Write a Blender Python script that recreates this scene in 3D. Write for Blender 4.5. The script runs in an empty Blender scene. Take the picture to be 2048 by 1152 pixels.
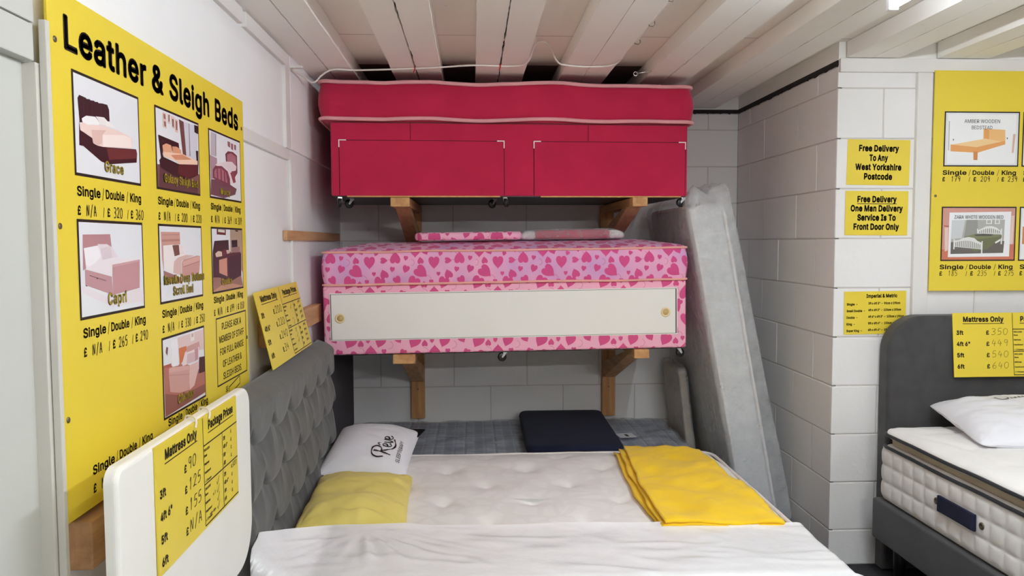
import bpy, bmesh, math, random
from mathutils import Vector, Matrix, noise
from mathutils.bvhtree import BVHTree
from mathutils.geometry import tessellate_polygon

# ------------------------------------------------------------------ scene, camera, light
SC = bpy.context.scene
COL = SC.collection
rnd = random.Random(7)

def lin(c):
    r = []
    for v in c[:3]:
        v /= 255.0
        r.append(v / 12.92 if v <= 0.04045 else ((v + 0.055) / 1.055) ** 2.4)
    return (r[0], r[1], r[2], 1.0)

cam_d = bpy.data.cameras.new('camera')
cam_d.sensor_width = 36.0
cam_d.lens = 36.0 * 1550.0 / 2048.0
cam_d.clip_start = 0.02
cam = bpy.data.objects.new('camera', cam_d)
COL.objects.link(cam)
R_, D_, F_ = (0.99870, -0.05081, -0.00399), (-0.00700, -0.05917, -0.99822), (0.05049, 0.99695, -0.05945)
cam.matrix_world = Matrix(((R_[0], -D_[0], -F_[0], 0.0), (R_[1], -D_[1], -F_[1], 0.0), (R_[2], -D_[2], -F_[2], 1.565), (0, 0, 0, 1)))
SC.camera = cam

SC.view_settings.view_transform = 'Standard'
SC.view_settings.look = 'None'
SC.view_settings.gamma = 1.0
SC.view_settings.use_curve_mapping = False
SC.view_settings.exposure = 0.70
SC.cycles.max_bounces = 12
SC.cycles.diffuse_bounces = 8
SC.cycles.transparent_max_bounces = 12
SC.cycles.use_denoising = True
SC.cycles.sample_clamp_indirect = 6.0

world = bpy.data.worlds.new('world')
SC.world = world
world.use_nodes = True
world.node_tree.nodes['Background'].inputs[0].default_value = (0.8, 0.85, 0.95, 1)
world.node_tree.nodes['Background'].inputs[1].default_value = 0.05

# ceiling lights, one in view and the others unseen: fluorescent fittings (built further down), lit by their glowing tubes
ZC = 2.41      # underside of the ceiling joists
LAMPS = [  # x, y, glow of the tube, direction, colour, tube length
    (1.372, 1.905, 112.0, 'y', (0.84, 0.92, 1.0), 1.18),
    (1.45, -1.55, 182.0, 'x', (0.975, 0.99, 1.0), 1.18),
    (3.30, 0.90, 50.0, 'y', (0.96, 0.98, 1.0), 1.18),  # unseen fitting above the right-hand bed
    (0.50, 0.70, 62.0, 'y', (0.98, 0.99, 1.0), 1.18),  # unseen fill tube, added to brighten the pier side
]

# ------------------------------------------------------------------ helpers
def tag(o, label=None, cat=None, group=None, kind=None):
    if label: o['label'] = label
    if cat: o['category'] = cat
    if group: o['group'] = group
    if kind: o['kind'] = kind
    return o

def empty(name, loc, label=None, cat=None, group=None):
    o = bpy.data.objects.new(name, None)
    o.empty_display_size = 0.1
    o.location = loc
    COL.objects.link(o)
    return tag(o, label, cat, group)

def ident(p): return Vector(p)

class MB:
    def __init__(self):
        self.v, self.f, self.m, self.s, self.uv = [], [], [], [], []
    def add(self, verts, faces, M=None, mi=0, smooth=False, uvs=None):
        b = len(self.v)
        if M is None: self.v += [Vector(p) for p in verts]
        elif callable(M): self.v += [Vector(M(Vector(p))) for p in verts]
        else: self.v += [M @ Vector(p) for p in verts]
        for i, f in enumerate(faces):
            self.f.append([b + k for k in f]); self.m.append(mi); self.s.append(smooth)
        self.uv += (uvs if uvs else [None] * len(verts))
        return self
    def box(self, x0, x1, y0, y1, z0, z1, bev=0.0, M=None, mi=0):
        if bev <= 0:
            v = [(x0,y0,z0),(x1,y0,z0),(x1,y1,z0),(x0,y1,z0),(x0,y0,z1),(x1,y0,z1),(x1,y1,z1),(x0,y1,z1)]
            f = [(3,2,1,0),(4,5,6,7),(0,1,5,4),(1,2,6,5),(2,3,7,6),(3,0,4,7)]
            return self.add(v, f, M, mi)
        bm = bmesh.new()
        bmesh.ops.create_cube(bm, size=1.0)
        for q in bm.verts:
            q.co = Vector(((x0+x1)/2 + q.co.x*(x1-x0), (y0+y1)/2 + q.co.y*(y1-y0), (z0+z1)/2 + q.co.z*(z1-z0)))
        bmesh.ops.bevel(bm, geom=bm.edges[:], offset=bev, segments=2, affect='EDGES', profile=0.6)
        bm.verts.index_update()
        self.add([q.co.copy() for q in bm.verts], [[q.index for q in f.verts] for f in bm.faces], M, mi, False)
        bm.free()
        return self
    def tube(self, pts, r, n=8, closed=False, M=None, mi=0, caps=True):
        pts = [Vector(p) for p in pts]
        N = len(pts)
        rs = r if isinstance(r, (list, tuple)) else [r] * N
        vs, fs = [], []
        prev = None
        for i, p in enumerate(pts):
            if closed: t = pts[(i+1) % N] - pts[i-1]
            else: t = pts[min(i+1, N-1)] - pts[max(i-1, 0)]
            t.normalize()
            if prev is None:
                a = Vector((0,0,1)) if abs(t.z) < 0.9 else Vector((1,0,0))
                prev = t.cross(a).normalized()
            else:
                prev = (prev - t * prev.dot(t)).normalized()
            b = t.cross(prev)
            for k in range(n):
                an = 2*math.pi*k/n
                vs.append(p + (prev*math.cos(an) + b*math.sin(an)) * rs[i])
        for i in range(N if closed else N-1):
            j = (i+1) % N
            for k in range(n):
                l = (k+1) % n
                fs.append((i*n+k, j*n+k, j*n+l, i*n+l))
        if not closed and caps:
            fs.append(tuple(range(n-1, -1, -1))); fs.append(tuple((N-1)*n + k for k in range(n)))
        return self.add(vs, fs, M, mi, True)
    def prism(self, poly, t0, t1, M=None, mi=0):
        # polygon (u, v) extruded along w from t0 to t1
        n = len(poly)
        v = [(a, b, t0) for a, b in poly] + [(a, b, t1) for a, b in poly]
        f = [tuple(range(n-1, -1, -1)), tuple(range(n, 2*n))] + [(i, (i+1) % n, n+(i+1) % n, n+i) for i in range(n)]
        return self.add(v, f, M, mi)
    def flat(self, poly, w, M, mi=0):
        return self.add([(a, b, w) for a, b in poly], [tuple(range(len(poly)))], M, mi)
    def lathe(self, prof, n=20, M=None, mi=0):
        # profile (r, z) turned about z
        vs, fs = [], []
        for r, z in prof:
            for k in range(n):
                a = 2*math.pi*k/n
                vs.append((r*math.cos(a), r*math.sin(a), z))
        for i in range(len(prof)-1):
            for k in range(n):
                l = (k+1) % n
                fs.append((i*n+k, i*n+l, (i+1)*n+l, (i+1)*n+k))
        fs.append(tuple(range(n-1, -1, -1))); fs.append(tuple((len(prof)-1)*n+k for k in range(n)))
        return self.add(vs, fs, M, mi, True)
    def slab(self, w, d, r, prof, ns=10, nc=5, M=None, mi=0, fn=None, smooth=True):
        # rounded-rectangle rings: prof is a list of (inset, t) from the middle of the underside to the middle of the top
        vs, fs = [], []
        n = None
        for ins, t in prof:
            hw, hd = max(w/2-ins, 0.0015), max(d/2-ins, 0.0015)
            rr = min(max(r-ins, 0.001), hw, hd)
            ring = []
            cs = [(hw-rr, hd-rr, 0), (-(hw-rr), hd-rr, 90), (-(hw-rr), -(hd-rr), 180), (hw-rr, -(hd-rr), 270)]
            for q, (cx, cy, a0) in enumerate(cs):
                for k in range(nc+1):
                    a = math.radians(a0 + 90*k/nc)
                    ring.append((cx + rr*math.cos(a), cy + rr*math.sin(a)))
                nx_, ny_, na = cs[(q+1) % 4]
                e = (nx_ + rr*math.cos(math.radians(na)), ny_ + rr*math.sin(math.radians(na)))
                s = ring[-1]
                for k in range(1, ns):
                    ring.append((s[0]+(e[0]-s[0])*k/ns, s[1]+(e[1]-s[1])*k/ns))
            n = len(ring)
            for a, b in ring:
                p = Vector((a, b, t))
                vs.append(fn(p) if fn else p)
        for i in range(len(prof)-1):
            for k in range(n):
                l = (k+1) % n
                fs.append((i*n+k, i*n+l, (i+1)*n+l, (i+1)*n+k))
        fs.append(tuple(range(n-1, -1, -1))); fs.append(tuple((len(prof)-1)*n+k for k in range(n)))
        return self.add(vs, fs, M, mi, smooth)
    def grid(self, nu, nv, fn, M=None, mi=0, smooth=True, flip=False):
        vs = [fn(i/nu, j/nv) for j in range(nv+1) for i in range(nu+1)]
        fs = []
        for j in range(nv):
            for i in range(nu):
                a = j*(nu+1)+i
                q = (a, a+1, a+nu+2, a+nu+1)
                fs.append(q[::-1] if flip else q)
        return self.add(vs, fs, M, mi, smooth)
    def build(self, name, mats, parent=None, label=None, cat=None, group=None, kind=None, uv=False, loc=None):
        off = Vector((0,0,0))
        if parent is not None:
            q = parent
            while q is not None:
                off += q.location; q = q.parent
        elif loc is not None:
            off = Vector(loc)
        me = bpy.data.meshes.new(name)
        me.from_pydata([tuple(p - off) for p in self.v], [], self.f)
        if not isinstance(mats, (list, tuple)): mats = [mats]
        for m in mats: me.materials.append(m)
        for p, mi, s in zip(me.polygons, self.m, self.s):
            p.material_index = mi; p.use_smooth = s
        if uv:
            ul = me.uv_layers.new(name='UVMap')
            for p in me.polygons:
                nx, ny, nz = (abs(c) for c in p.normal)
                for li in p.loop_indices:
                    vi = me.loops[li].vertex_index
                    if self.uv[vi] is not None: ul.data[li].uv = self.uv[vi]; continue
                    c = self.v[vi]
                    ul.data[li].uv = (c.y, c.z) if nx >= ny and nx >= nz else ((c.x, c.z) if ny >= nz else (c.x, c.y))
        me.update()
        o = bpy.data.objects.new(name, me)
        COL.objects.link(o)
        if parent is not None: o.parent = parent
        elif loc is not None: o.location = loc
        return tag(o, label, cat, group, kind)

def frame(o, u, v):
    # local (u, v, w) -> world; u right, v up on the sheet, w out of it
    u, v = Vector(u).normalized(), Vector(v).normalized()
    w = u.cross(v).normalized()
    v = w.cross(u)
    return Matrix(((u.x, v.x, w.x, o[0]), (u.y, v.y, w.y, o[1]), (u.z, v.z, w.z, o[2]), (0,0,0,1)))

def T(x=0, y=0, z=0): return Matrix.Translation((x, y, z))
def Rot(deg, ax): return Matrix.Rotation(math.radians(deg), 4, ax)
def fbm(x, y=0.0, z=0.0, o=3):
    return noise.fractal(Vector((x, y, z)), 1.0, 2.0, o)
def side_prof(t, r, bulge=0.0, top=True, seg=4, mid=4, inner=None):
    # edge profile of a slab of thickness t with rounded edges of radius r; ends with insets reaching inward
    P = []
    for k in range(seg+1):
        a = math.pi/2*k/seg
        P.append((r - r*math.sin(a), r - r*math.cos(a)))
    for k in range(1, mid):
        q = k/mid
        P.append((-bulge*math.sin(math.pi*q), r + (t-2*r)*q))
    for k in range(seg+1):
        a = math.pi/2*k/seg
        P.append((r - r*math.cos(a), t - r + r*math.sin(a)))
    return P
def full_prof(t, r, half, bulge=0.0, rings=3, mid=4, seg=4, bottom=True):
    P = side_prof(t, r, bulge, seg=seg, mid=mid)
    top = [(r + (half - r)*(k/rings), t) for k in range(1, rings+1)]
    bot = [(r + (half - r)*0.999, 0.0)]
    return bot + P + top
def rr_path(w, d, r, z, n=10, ns=40):
    P = []
    cs = [(w/2-r, d/2-r, 0), (-(w/2-r), d/2-r, 90), (-(w/2-r), -(d/2-r), 180), (w/2-r, -(d/2-r), 270)]
    for i, (cx, cy, a0) in enumerate(cs):
        for k in range(n+1):
            a = math.radians(a0 + 90*k/n); P.append((cx + r*math.cos(a), cy + r*math.sin(a), z))
        nx, ny, na = cs[(i+1) % 4]
        e = (nx + r*math.cos(math.radians(na)), ny + r*math.sin(math.radians(na)))
        s = P[-1]
        for k in range(1, ns): P.append((s[0]+(e[0]-s[0])*k/ns, s[1]+(e[1]-s[1])*k/ns, z))
    return P
def inset(P, d):
    n = len(P); out = []
    for i in range(n):
        p0, p1, p2 = Vector(P[i-1]), Vector(P[i]), Vector(P[(i+1) % n])
        e1, e2 = (p1-p0).normalized(), (p2-p1).normalized()
        n1, n2 = Vector((e1.y, -e1.x)), Vector((e2.y, -e2.x))
        b = (n1+n2); b = b / max(b.length_squared/2, 0.3) if b.length > 1e-6 else n1
        out.append((p1.x + b.x*d, p1.y + b.y*d))
    return out
def padded_board(mb, poly, depth, r, Mx):
    # clockwise outline (u, v) padded towards +w with a rounded rim of radius r
    rings = [(poly, -depth)] + [(inset(poly, r*(1-math.cos(math.radians(q)))), -r + r*math.sin(math.radians(q))) for q in (0, 18, 36, 54, 72, 90)]
    vs, fs = [], []; n = len(poly)
    for P_, w in rings: vs += [(p, q, w) for p, q in P_]
    for i in range(len(rings)-1):
        for k in range(n):
            l = (k+1) % n; fs.append((i*n+l, i*n+k, (i+1)*n+k, (i+1)*n+l))
    fs.append(tuple((len(rings)-1)*n + k for k in range(n-1, -1, -1))); fs.append(tuple(range(n)))
    return mb.add(vs, fs, Mx, 0, False)
def corner_arc(cx, cy, r, a0, a1, n=12):
    return [(cx + r*math.cos(math.radians(a0 + (a1-a0)*k/n)), cy + r*math.sin(math.radians(a0 + (a1-a0)*k/n))) for k in range(n+1)]
def bvh_of(o):
    me = o.data
    off = Vector((0,0,0)); q = o
    while q is not None: off += q.location; q = q.parent
    return BVHTree.FromPolygons([p.co + off for p in me.vertices], [tuple(p.vertices) for p in me.polygons])

# ------------------------------------------------------------------ lettering
# letter outlines of a plain grotesque: per glyph the advance and its closed contours, two characters per point (capital height = 120)
GLYPH = {
 'A': (113.2, ['ƄƀưǸǁǸǭƀǝƀǄǇƾǘƷǱƺǱƲǘƭǇƔƀ', 'ƚƢƚƯǗƯǗƢ']),
 'B': (107.6, ['ƎƀƎǸƹǸǄǷǎǴǕǯǚǨǝǡǞǘǝǑǛǌǔǃǊƿǊƾǐƽǖƺǛƶǟưǢƩǣƠǢƗǞƐǙƉǑƄǇƁƺƀ', 'ƝƍƺƍǆƏǎƓǒƙǔƠǓƦǑƫǍưǈƳǂƶƻƶƝƶ', 'ƝǃƸǃǄǆǉǉǌǍǎǒǏǘǎǟǊǥǃǩƹǫƝǫ']),
 'C': (120.3, ['ƿžưƀƣƆƙƏƐƛƋƪƊƼƋǎƐǝƙǩƣǲưǸƿǺǐǷǘǴǟǯǥǩǪǣǭǛǰǒǠǒǜǝǔǥǊǪƿǬƵǪƫǦƣǟƝǖƚǊƘƼƚƮƞƢƤƙƫƒƵƎƿƌǊƎǔƓǜƛǠƦǰƦǭƝǪƕǥƏǟƉǘƄǐƁǈſ']),
 'D': (118.5, ['ƴƀƗƀƗƍƳƍǀƏǋƓǓƚǙƣǝƯǞƼǝǊǙǕǔǞǋǥǁǩƴǫƖǫƖǸƵǸǅǶǓǱǞǨǦǜǫǎǭƼǫƫǦƜǞƐǓƇǅƂ', 'ƝǸƝƀƎƀƎǸ']),
 'E': (98.7, ['ƎƀƎǸǘǸǘǫƝǫƝǃǔǃǔƶƝƶƝƍǙƍǙƀ']),
 'F': (96.7, ['ƎƀƎǸǗǸǗǫƝǫƝǂǒǂǒƴƝƴƝƀ']),
 'G': (122.7, ['ƿžưƀƣƆƘƏƐƛƋƪƊƼƋǎƐǝƘǩƣǲưǸƾǺǈǹǐǷǘǳǟǯǥǩǪǢǮǛǰǒǠǒǛǝǔǥǊǪƿǬƴǪƫǦƣǟƝǖƚǊƘƼƚƮƞƢƤƙƫƒƵƎƿƌǉƎǑƑǘƖǝƝǡƦǢưǦƯǃƯǃƼǱƼǱƯǯơǪƕǣƌǙƄǍƀ']),
 'H': (121.9, ['ƎƀƎǸƝǸƝǄǝǄǝǸǬǸǬƀǝƀǝƷƝƷƝƀ']),
 'I': (70.9, ['ƇƀƇƍƜƍƜǫƇǫƇǸǀǸǀǫƫǫƫƍǀƍǀƀ']),
 'K': (110.1, ['ƙƢƙƳơƾƩǈƲǑǖǸǪǸƷǁ', 'ƎƀƎǸƝǸƝǏƝƵƝƮƝƀ', 'ǘƀƬƽƶǉǪƀ']),
 'L': (92.7, ['ƎƀƎǸƝǸƝƍǕƍǕƀ']),
 'M': (148.2, ['ƎƀƎǸƤǸǁƬǄƥǇƝǉƔǌƌǈƌǋƓǎƝǑƥǓƬǰǸȆǸȆƀǷƀǷǅǷǍǷǗǷǡǸǬǹǬǵǡǲǖǮǌǬǅǑƀǃƀƨǅƦǌƢǕƞǠƚǬƜǬƜǢƝǘƝǍƝǅƝƀ']),
 'N': (123.5, ['ƎƀƎǸƠǸǑƫǖƤǛƙǢƍǠƍǟƚǞƥǞƮǞǸǭǸǭƀǛƀưǄƪǎƣǚƙǫƜǫƝǛƝǍƝǅƝƀ']),
 'O': (125.8, ['ƿžưƀƣƆƙƏƐƛƋƪƊƼƋǎƐǝƙǩƣǲưǸƿǺǎǸǚǲǥǩǭǝǳǎǴƼǳƪǭƛǥƏǚƆǎƀ', 'ƿƌǉƎǒƒǚƙǠƢǤƮǥƼǤǊǠǖǚǟǒǦǉǪƿǬƵǪƫǦƤǟƞǖƚǊƘƼƚƮƞƢƤƙƫƒƵƎ']),
 'P': (104.9, ['ƎƀƎǸƷǸǄǷǎǳǖǭǜǥǟǜǠǒǟǈǜƿǖƷǎƱǄƭƷƬƚƬƚƹƷƹƿƺǆƼǋǀǏǅǑǋǑǒǑǙǏǟǋǤǆǧƿǪƷǫƝǫƝƀ']),
 'R': (105.9, ['ƎƀƎǸƸǸǄǷǏǳǖǮǜǦǟǝǡǓǟǉǜǀǖƹǏƳǄưƸƯƗƯƗƼƷƼǀƽǆƿǋǂǏǇǑǌǑǓǑǚǏǟǋǤǆǨƿǪƷǫƝǫƝƀ', 'ǓƀƶƶǇƶǥƀ']),
 'S': (105.3, ['ƵžƩſƞƂƖƇƏƎƋƗƉƠƙƠƚƚƝƕƢƑƧƎƵƌƽƌǃƎǉƑǎƖǑƛǒơǑƦǎƪǆưƺƴƫƸƞƽƔǄƎǍƌǘƎǡƒǪƘǰƠǵƪǹƶǺǁǹǋǵǓǰǙǪǝǢǟǙǐǙǍǡǇǧƿǫƵǬƮǬƧǪƢǧƞǣƜǞƛǙƜǓƟǏƨǉƲǅƾǂǉƾǕƸǝƯǠƨǠơǟƗǛƏǕƈǌƂǂſ']),
 'T': (105.8, ['ƇǫƇǸǢǸǢǫƽǫƽƀƭƀƭǫ']),
 'U': (122.0, ['ƽžưſƤƄƛƊƔƓƐƝƎƩƎǸƝǸƝƪƞƢơƛƦƕƬƐƴƍƽƌǆƍǎƐǔƕǙƛǜƢǝƪǝǸǬǸǬƩǪƝǦƓǟƊǖƄǊſ']),
 'V': (113.2, ['ưƀƄǸƔǸƭƱƳƠƺƇƷƇƿơǄƱǝǸǭǸǂƀ']),
 'W': (161.9, ['ƥƀƄǸƓǸƦƮƩƢƬƖƮƉƭƉƯƖƲƢƵƮǈǸǚǸǭƮǰƢǳƖǵƉǳƉǶƖǸƢǻƮȎǸȞǸǽƀǫƀǗǌǓǜǏǰǒǰǏǝǋǌƶƀ']),
 'X': (111.9, ['ƄƀƳǃƳƸƇǸƙǸƪǞưǕƵǎƹǅƷǅƻǎǀǕǆǞǘǸǩǸƽƸƽǄǬƀǚƀǅƟƿƧƻƮƶƷƺƷƵƮƱƧƫƟƖƀ']),
 'Y': (111.3, ['ưƀưƱƄǸƖǸƭǑƴǅƻƶƵƶƻǅǂǑǚǸǫǸƿƱƿƀ']),
 'Z': (103.4, ['ƊƀƊƋǁǛǈǦǐǰǒǫǃǫƵǫƊǫƊǸǞǸǞǭƨƞƠƓƗƈƕƍƤƍƲƍǞƍǞƀ']),
 'J': (93.5, ['ƬžƝƁƒƈƊƓƈƢƈƩƗƩƗƢƘƙƝƒƣƍƬƌƴƍƺƒƿƙǀƢǀǸǏǸǏƢǍƓǅƈƺƁ']),
 'Q': (125.8, ['ƺƦǊƦǗƔǛƏǮŵǟŵǒƆǎƋ', 'ƿžưƀƣƆƙƏƐƛƋƪƊƼƋǎƐǝƙǩƣǲưǸƿǺǎǸǚǲǥǩǭǝǳǎǴƼǳƪǭƛǥƏǚƆǎƀ', 'ƿƌǉƎǒƒǚƙǠƢǤƮǥƼǤǊǠǖǚǟǒǦǉǪƿǬƵǪƫǦƤǟƞǖƚǊƘƼƚƮƞƢƤƙƫƒƵƎ']),
 'a': (91.8, ['ƦžƞſƖƁƐƅƋƋƈƑƇƙƈƠƊƦƎƪƒƮƞƲƪƴƷƵƿƷǀƹǁƼƿǆƹǌƮǎƣǌƜǇƘǁƊǅƍǌƓǒƙǖƟǙƮǛƸǙǃǕǈǑǌǌǏǄǏƻǏƀǁƀǁƌǀƌƻƆƳƀ', 'ƨƋưƋƶƎƻƑƾƖǀƛǁơǁƭƽƫƷƩƯƨƩƨƠƥƘơƖƝƖƙƘƑƟƌ']),
 'b': (100.1, ['ƶžƯſƩƁƠƇƜƎƚƎƚƀƌƀƌǸƛǸƛǋƜǋƠǒƨǘƮǚƶǛǁǙǊǕǑǎǗǅǛƺǜƭǛƟǗƔǒƋǊƄǁſ', 'ƴƋƼƌǂƏǇƕǊƜǍƤǍƭǍƶǋƾǇǄǂǉƼǍƴǎƬǍƦǊơǅƝƾƛƶƛƭƛƣƞƛơƔƦƏƬƌ']),
 'c': (93.3, ['ƱžƥƀƜƄƓƋƍƔƉƟƈƬƉƹƍǅƓǎƜǕƥǙƱǛƽǙǈǔǐǌǕǁǇƾǄǄǀǉƹǍƱǎƩǍƢǉƝǄƚƽƗƵƗƬƗƤƚƜƝƕƢƐƩƌƱƋƹƌǀƐǅƕǈƜǖƘǐƍǈƅƽƀ']),
 'd': (100.1, ['ƮžƤſƚƄƓƋƍƔƉƟƈƭƉƺƍǅƓǎƚǕƤǙƮǛƶǚƼǘǄǒǈǋǉǋǉǸǘǸǘƀǊƀǊƎǈƎǄƇƼƁƶſ', 'ưƋƸƌƾƏǃƔǇƛǉƣǊƭǉƶǇƾǃǅƾǊƸǍưǎƨǍƢǉƝǄƚƾƗƶƗƭƗƤƚƜƝƕƢƏƩƌ']),
 'e': (95.3, ['ƲžƦƀƜƄƓƋƍƔƉƟƈƬƉƹƍǄƓǎƛǕƥǙưǛƿǘǅǕǋǐǐǊǔǂǗƹǘƮǘƨƒƨƒƴǐƴǉưǈƸǆƿǃǅƾǊƸǍưǎƩǍƣǊƝǅƚǀƗƹƗƲƗƪƗơƚƙƞƓƤƎƪƌƲƋƼƌǃƑǈƙǖƕǓƏǏƉǉƅǃƁƻſ']),
 'f': (59.8, ['ƶǙƶǍƂǍƂǙ', 'ƓƀƓǦƔǭƗǳƛǷƠǺƬǽƴǼƹǻƶǮƳǯƮǰƨǯƤǬƢǨơǣơƀ']),
 'g': (100.3, ['ƱŜƨŝƠşƓŦƌŰƘŶƝŰƤūƱũƻŪǃŮǈŵǉſǉƐǈƐǄƊƼƄƶƂƮƁƤƂƛƆƓƍƍƕƉƠƈƭƉƺƍǅƓǎƚǕƤǙƮǛƶǚƼǘǄǒǉǋǊǋǊǙǘǙǘžǗųǓūǌŤǅŠƻŝ', 'ưƎƸƏƾƒǃƖǇƝǉƤǊƭǉƶǇƾǃǅƾǊƸǍưǎƩǍƢǉƝǄƚƾƗƶƗƭƗƥƚƝƝƗƢƒƩƏ']),
 'h': (96.7, ['ƛƵƛƀƌƀƌǸƛǸƛǄƘǄƝǎƤǕƬǙƶǛƾǚǆǗǌǒǐǌǓǃǔƹǔƀǆƀǆƷǄǁǀǈƺǌƲǎƫǍƦǋơǇƞǃƜƽ']),
 'i': (39.3, ['ƌƀƌǙƛǙƛƀ', 'ƔǨƐǩƍǫƊǮƊǲƊǶƍǹƐǻƔǼƘǻƛǹƝǶƞǲƝǮƛǫƘǩ']),
 'j': (39.3, ['ƌǙƛǙƛŹƚűƘūƔťƏŢƉşƁŞžŞžŬƀŬƆŬƊůƌųƌŹ', 'ƔǨƐǩƍǫƊǮƊǲƊǶƍǹƐǻƔǼƘǻƛǹƝǶƞǲƝǮƛǫƘǩ']),
 'k': (89.8, ['ƚƠƚƲƜƲǃǙǕǙƫƯƪƯ', 'ƌƀƌǸƛǸƛƀ', 'ǅƀƣƬƭƶǘƀ']),
 'l': (44.6, ['ơſƘƁƑƅƎƋƌƔƌǸƛǸƛƗƜƏƟƍƢƌƦƌƨƍƫƁƦƀ']),
 'm': (143.8, ['ƌƀƌǙƚǙƚǆƙǆƜǌƟǒƩǙƴǛƽǚǄǕǉǎǌǆǊǆǌǌǐǑǚǘǧǛǮǚǵǘǻǓȀǍȂǆȃƼȃƀǵƀǵƼǴǄǯǊǪǍǣǎǝǍǘǋǑǄǏƺǏƀǁƀǁƽƿǄƼǉƶǍƯǎƥǌơǈƞǄƜƿƛƸƛƀ']),
 'n': (96.6, ['ƛƵƛƀƌƀƌǙƚǙƚǄƘǄƝǎƤǕƬǙƶǛƾǚǆǗǌǒǐǌǓǃǔƹǔƀǆƀǆƷǄǁǀǈƺǌƲǎƫǍƦǋơǇƞǃƜƽ']),
 'o': (97.9, ['ƱžƥƀƜƄƓƋƍƔƉƟƈƬƉƹƍǅƓǎƜǕƥǙƱǛƼǙǆǕǏǎǕǅǙƹǚƬǙƟǕƔǏƋǆƄƼƀ', 'ƱƋƹƌǀƐǅƕǈƜǋƤǋƬǋƵǈƽǅǄǀǉƹǍƱǎƩǍƢǉƝǄƚƽƗƵƗƬƗƤƚƜƝƕƢƐƩƌ']),
 'p': (100.1, ['ƌŞƌǙƚǙƚǋƜǋƠǒƨǘƮǚƶǛǁǙǊǕǑǎǗǅǛƺǜƭǛƟǗƔǒƋǊƄǁſƶžƯſƩƁơƇƜƎƛƎƛŞ', 'ƴƋƼƌǂƏǇƕǊƜǍƤǍƭǍƶǋƾǇǄǂǉƼǍƴǎƬǍƦǊơǅƝƾƛƶƛƭƛƣƞƛơƔƦƏƬƌ']),
 'q': (100.1, ['ǘŞǉŞǉƎǈƎǄƇƼƁƶſƮžƤſƚƄƓƋƍƔƉƟƈƭƉƺƍǅƓǎƚǕƤǙƮǛƶǚƼǘǄǒǈǋǊǋǊǙǘǙ', 'ưƋƸƌƾƏǃƔǇƛǉƣǊƭǉƶǇƾǃǅƾǊƸǍưǎƨǍƢǉƝǄƚƾƗƶƗƭƗƤƚƜƝƕƢƏƩƌ']),
 'r': (61.1, ['ƌƀƌǙƚǙƚǌƟǒƤǗƫǚƲǛƶǛƹǛƹǌƶǍƱǍƫǌƦǊơǇƞǃƜƾƛƸƛƀ']),
 's': (86.1, ['ƫžƢſƚƁƔƄƏƉƋƏƈƖƖƙƙƓƝƎƣƌƫƋƳƌƺƏƾƓƿƘƾƝƼƠƸƣƲƥƣƨƙƬƑƱƍƸƋǁƌǈƏǎƔǓƛǗƣǚƬǛƵǚƼǘǂǔǇǐǌǄƿǁƽǆƹǊƴǍƬǎƥǎƟǋƛǇƚǁƛƽƝƹƩƵƶƱǁƮǈƨǍƢǎƙǍƒǊƋǄƆƽƂƵſ']),
 't': (53.6, ['ưǙưǍƂǍƂǙ', 'ƏǯƞǯƞƗƞƒƠƎƣƌƨƌƬƌưƍƲƀƭſƨſƝƁƖƅƑƌƏƖ']),
 'u': (96.7, ['ƫſƣƀƛƃƕƇƐƎƍƖƌơƌǙƛǙƛƢƜƙƠƒƧƍƯƌƵƍƻƏƿƒǃƗǅƝǆƤǆǙǔǙǔƀǆƀǆƖǈƖǃƋƽƄƴƀ']),
 'v': (91.8, ['ƦƀƄǙƔǙƧƥƬƔưƅƫƅưƔƵƥǈǙǘǙƵƀ']),
 'w': (133.8, ['ƠƀƅǙƕǙƟƲƤƠƩƊƧƊƬƠƱƲƻǙǋǙǕƲǚƠǟƊǜƊǡƠǦƲǱǙȀǙǥƀǗƀǋƩǈƵǅǂǁǐǅǐǁǂƾƵƺƩƯƀ']),
 'x': (89.3, ['ƅƀƨƳƨƨƇǙƘǙƣǈƪƼƱƱƩƱưƼƷǈǂǙǓǙƱƨƱƲǔƀǄƀƶƔƯƠƩƫưƫƪƠƣƔƖƀ']),
 'y': (91.8, ['ƋşƎŬƑūƘūƟůƤŸƦƀƄǙƔǙƧƥƬƔưƅƫƅưƔƵƥǈǙǘǙưŲƪŧơŠƖŞƏŞ']),
 'z': (89.7, ['ƊƀƊƋƼǋƋǌƋǙǎǙǎǎƞƎǐƍǐƀ']),
 '0': (106.9, ['ƵžƩƀƟƆƖƏƐƛƍƪƋƼƍǎƐǝƖǩƟǲƩǸƵǺǂǸǌǲǕǩǛǝǞǎǠƼǞƪǛƛǕƏǌƆǂƀ', 'ƵƌƾƍǄƑǊƘǎƢǐƮǑƼǐǊǎǖǊǠǄǧƾǫƵǬƭǫƦǧơǠƝǖƛǊƚƼƛƮƝƢơƘƦƑƭƍ']),
 '1': (106.9, ['ƒƀƒƍǜƍǜƀ', 'ǁǸǁƀƲƀƲǪƔǔƔǥƯǸ']),
 '2': (106.9, ['ƏƀƏƋƷƶǃǃǉǍǌǘǋǞǉǣǅǧǀǪƵǬƮǬƩǪƤǦơǢƟǜƞǕƏǕƑǠƔǨƚǰƢǵƫǸƵǺƿǸǈǵǐǰǕǩǙǡǚǘǘǋǏƽƿƪƤƎǜƍǜƀ']),
 '3': (106.9, ['ƳžƩſƟƂƗƇƑƎƌƖƊƟƚƟƛƙƞƕƢƑƧƎƴƌǁƎǆƒǊƖǍƛǎƢǍƨǋƮǇƳǁƷƹƺƯƺƥƺƥǇǄǪƐǫƐǸǘǸǘǭƲǂƲǄƾǄǉǁǑƼǘƴǛƬǝƢǛƘǗƐǑƈǉƃƿƀ']),
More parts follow.
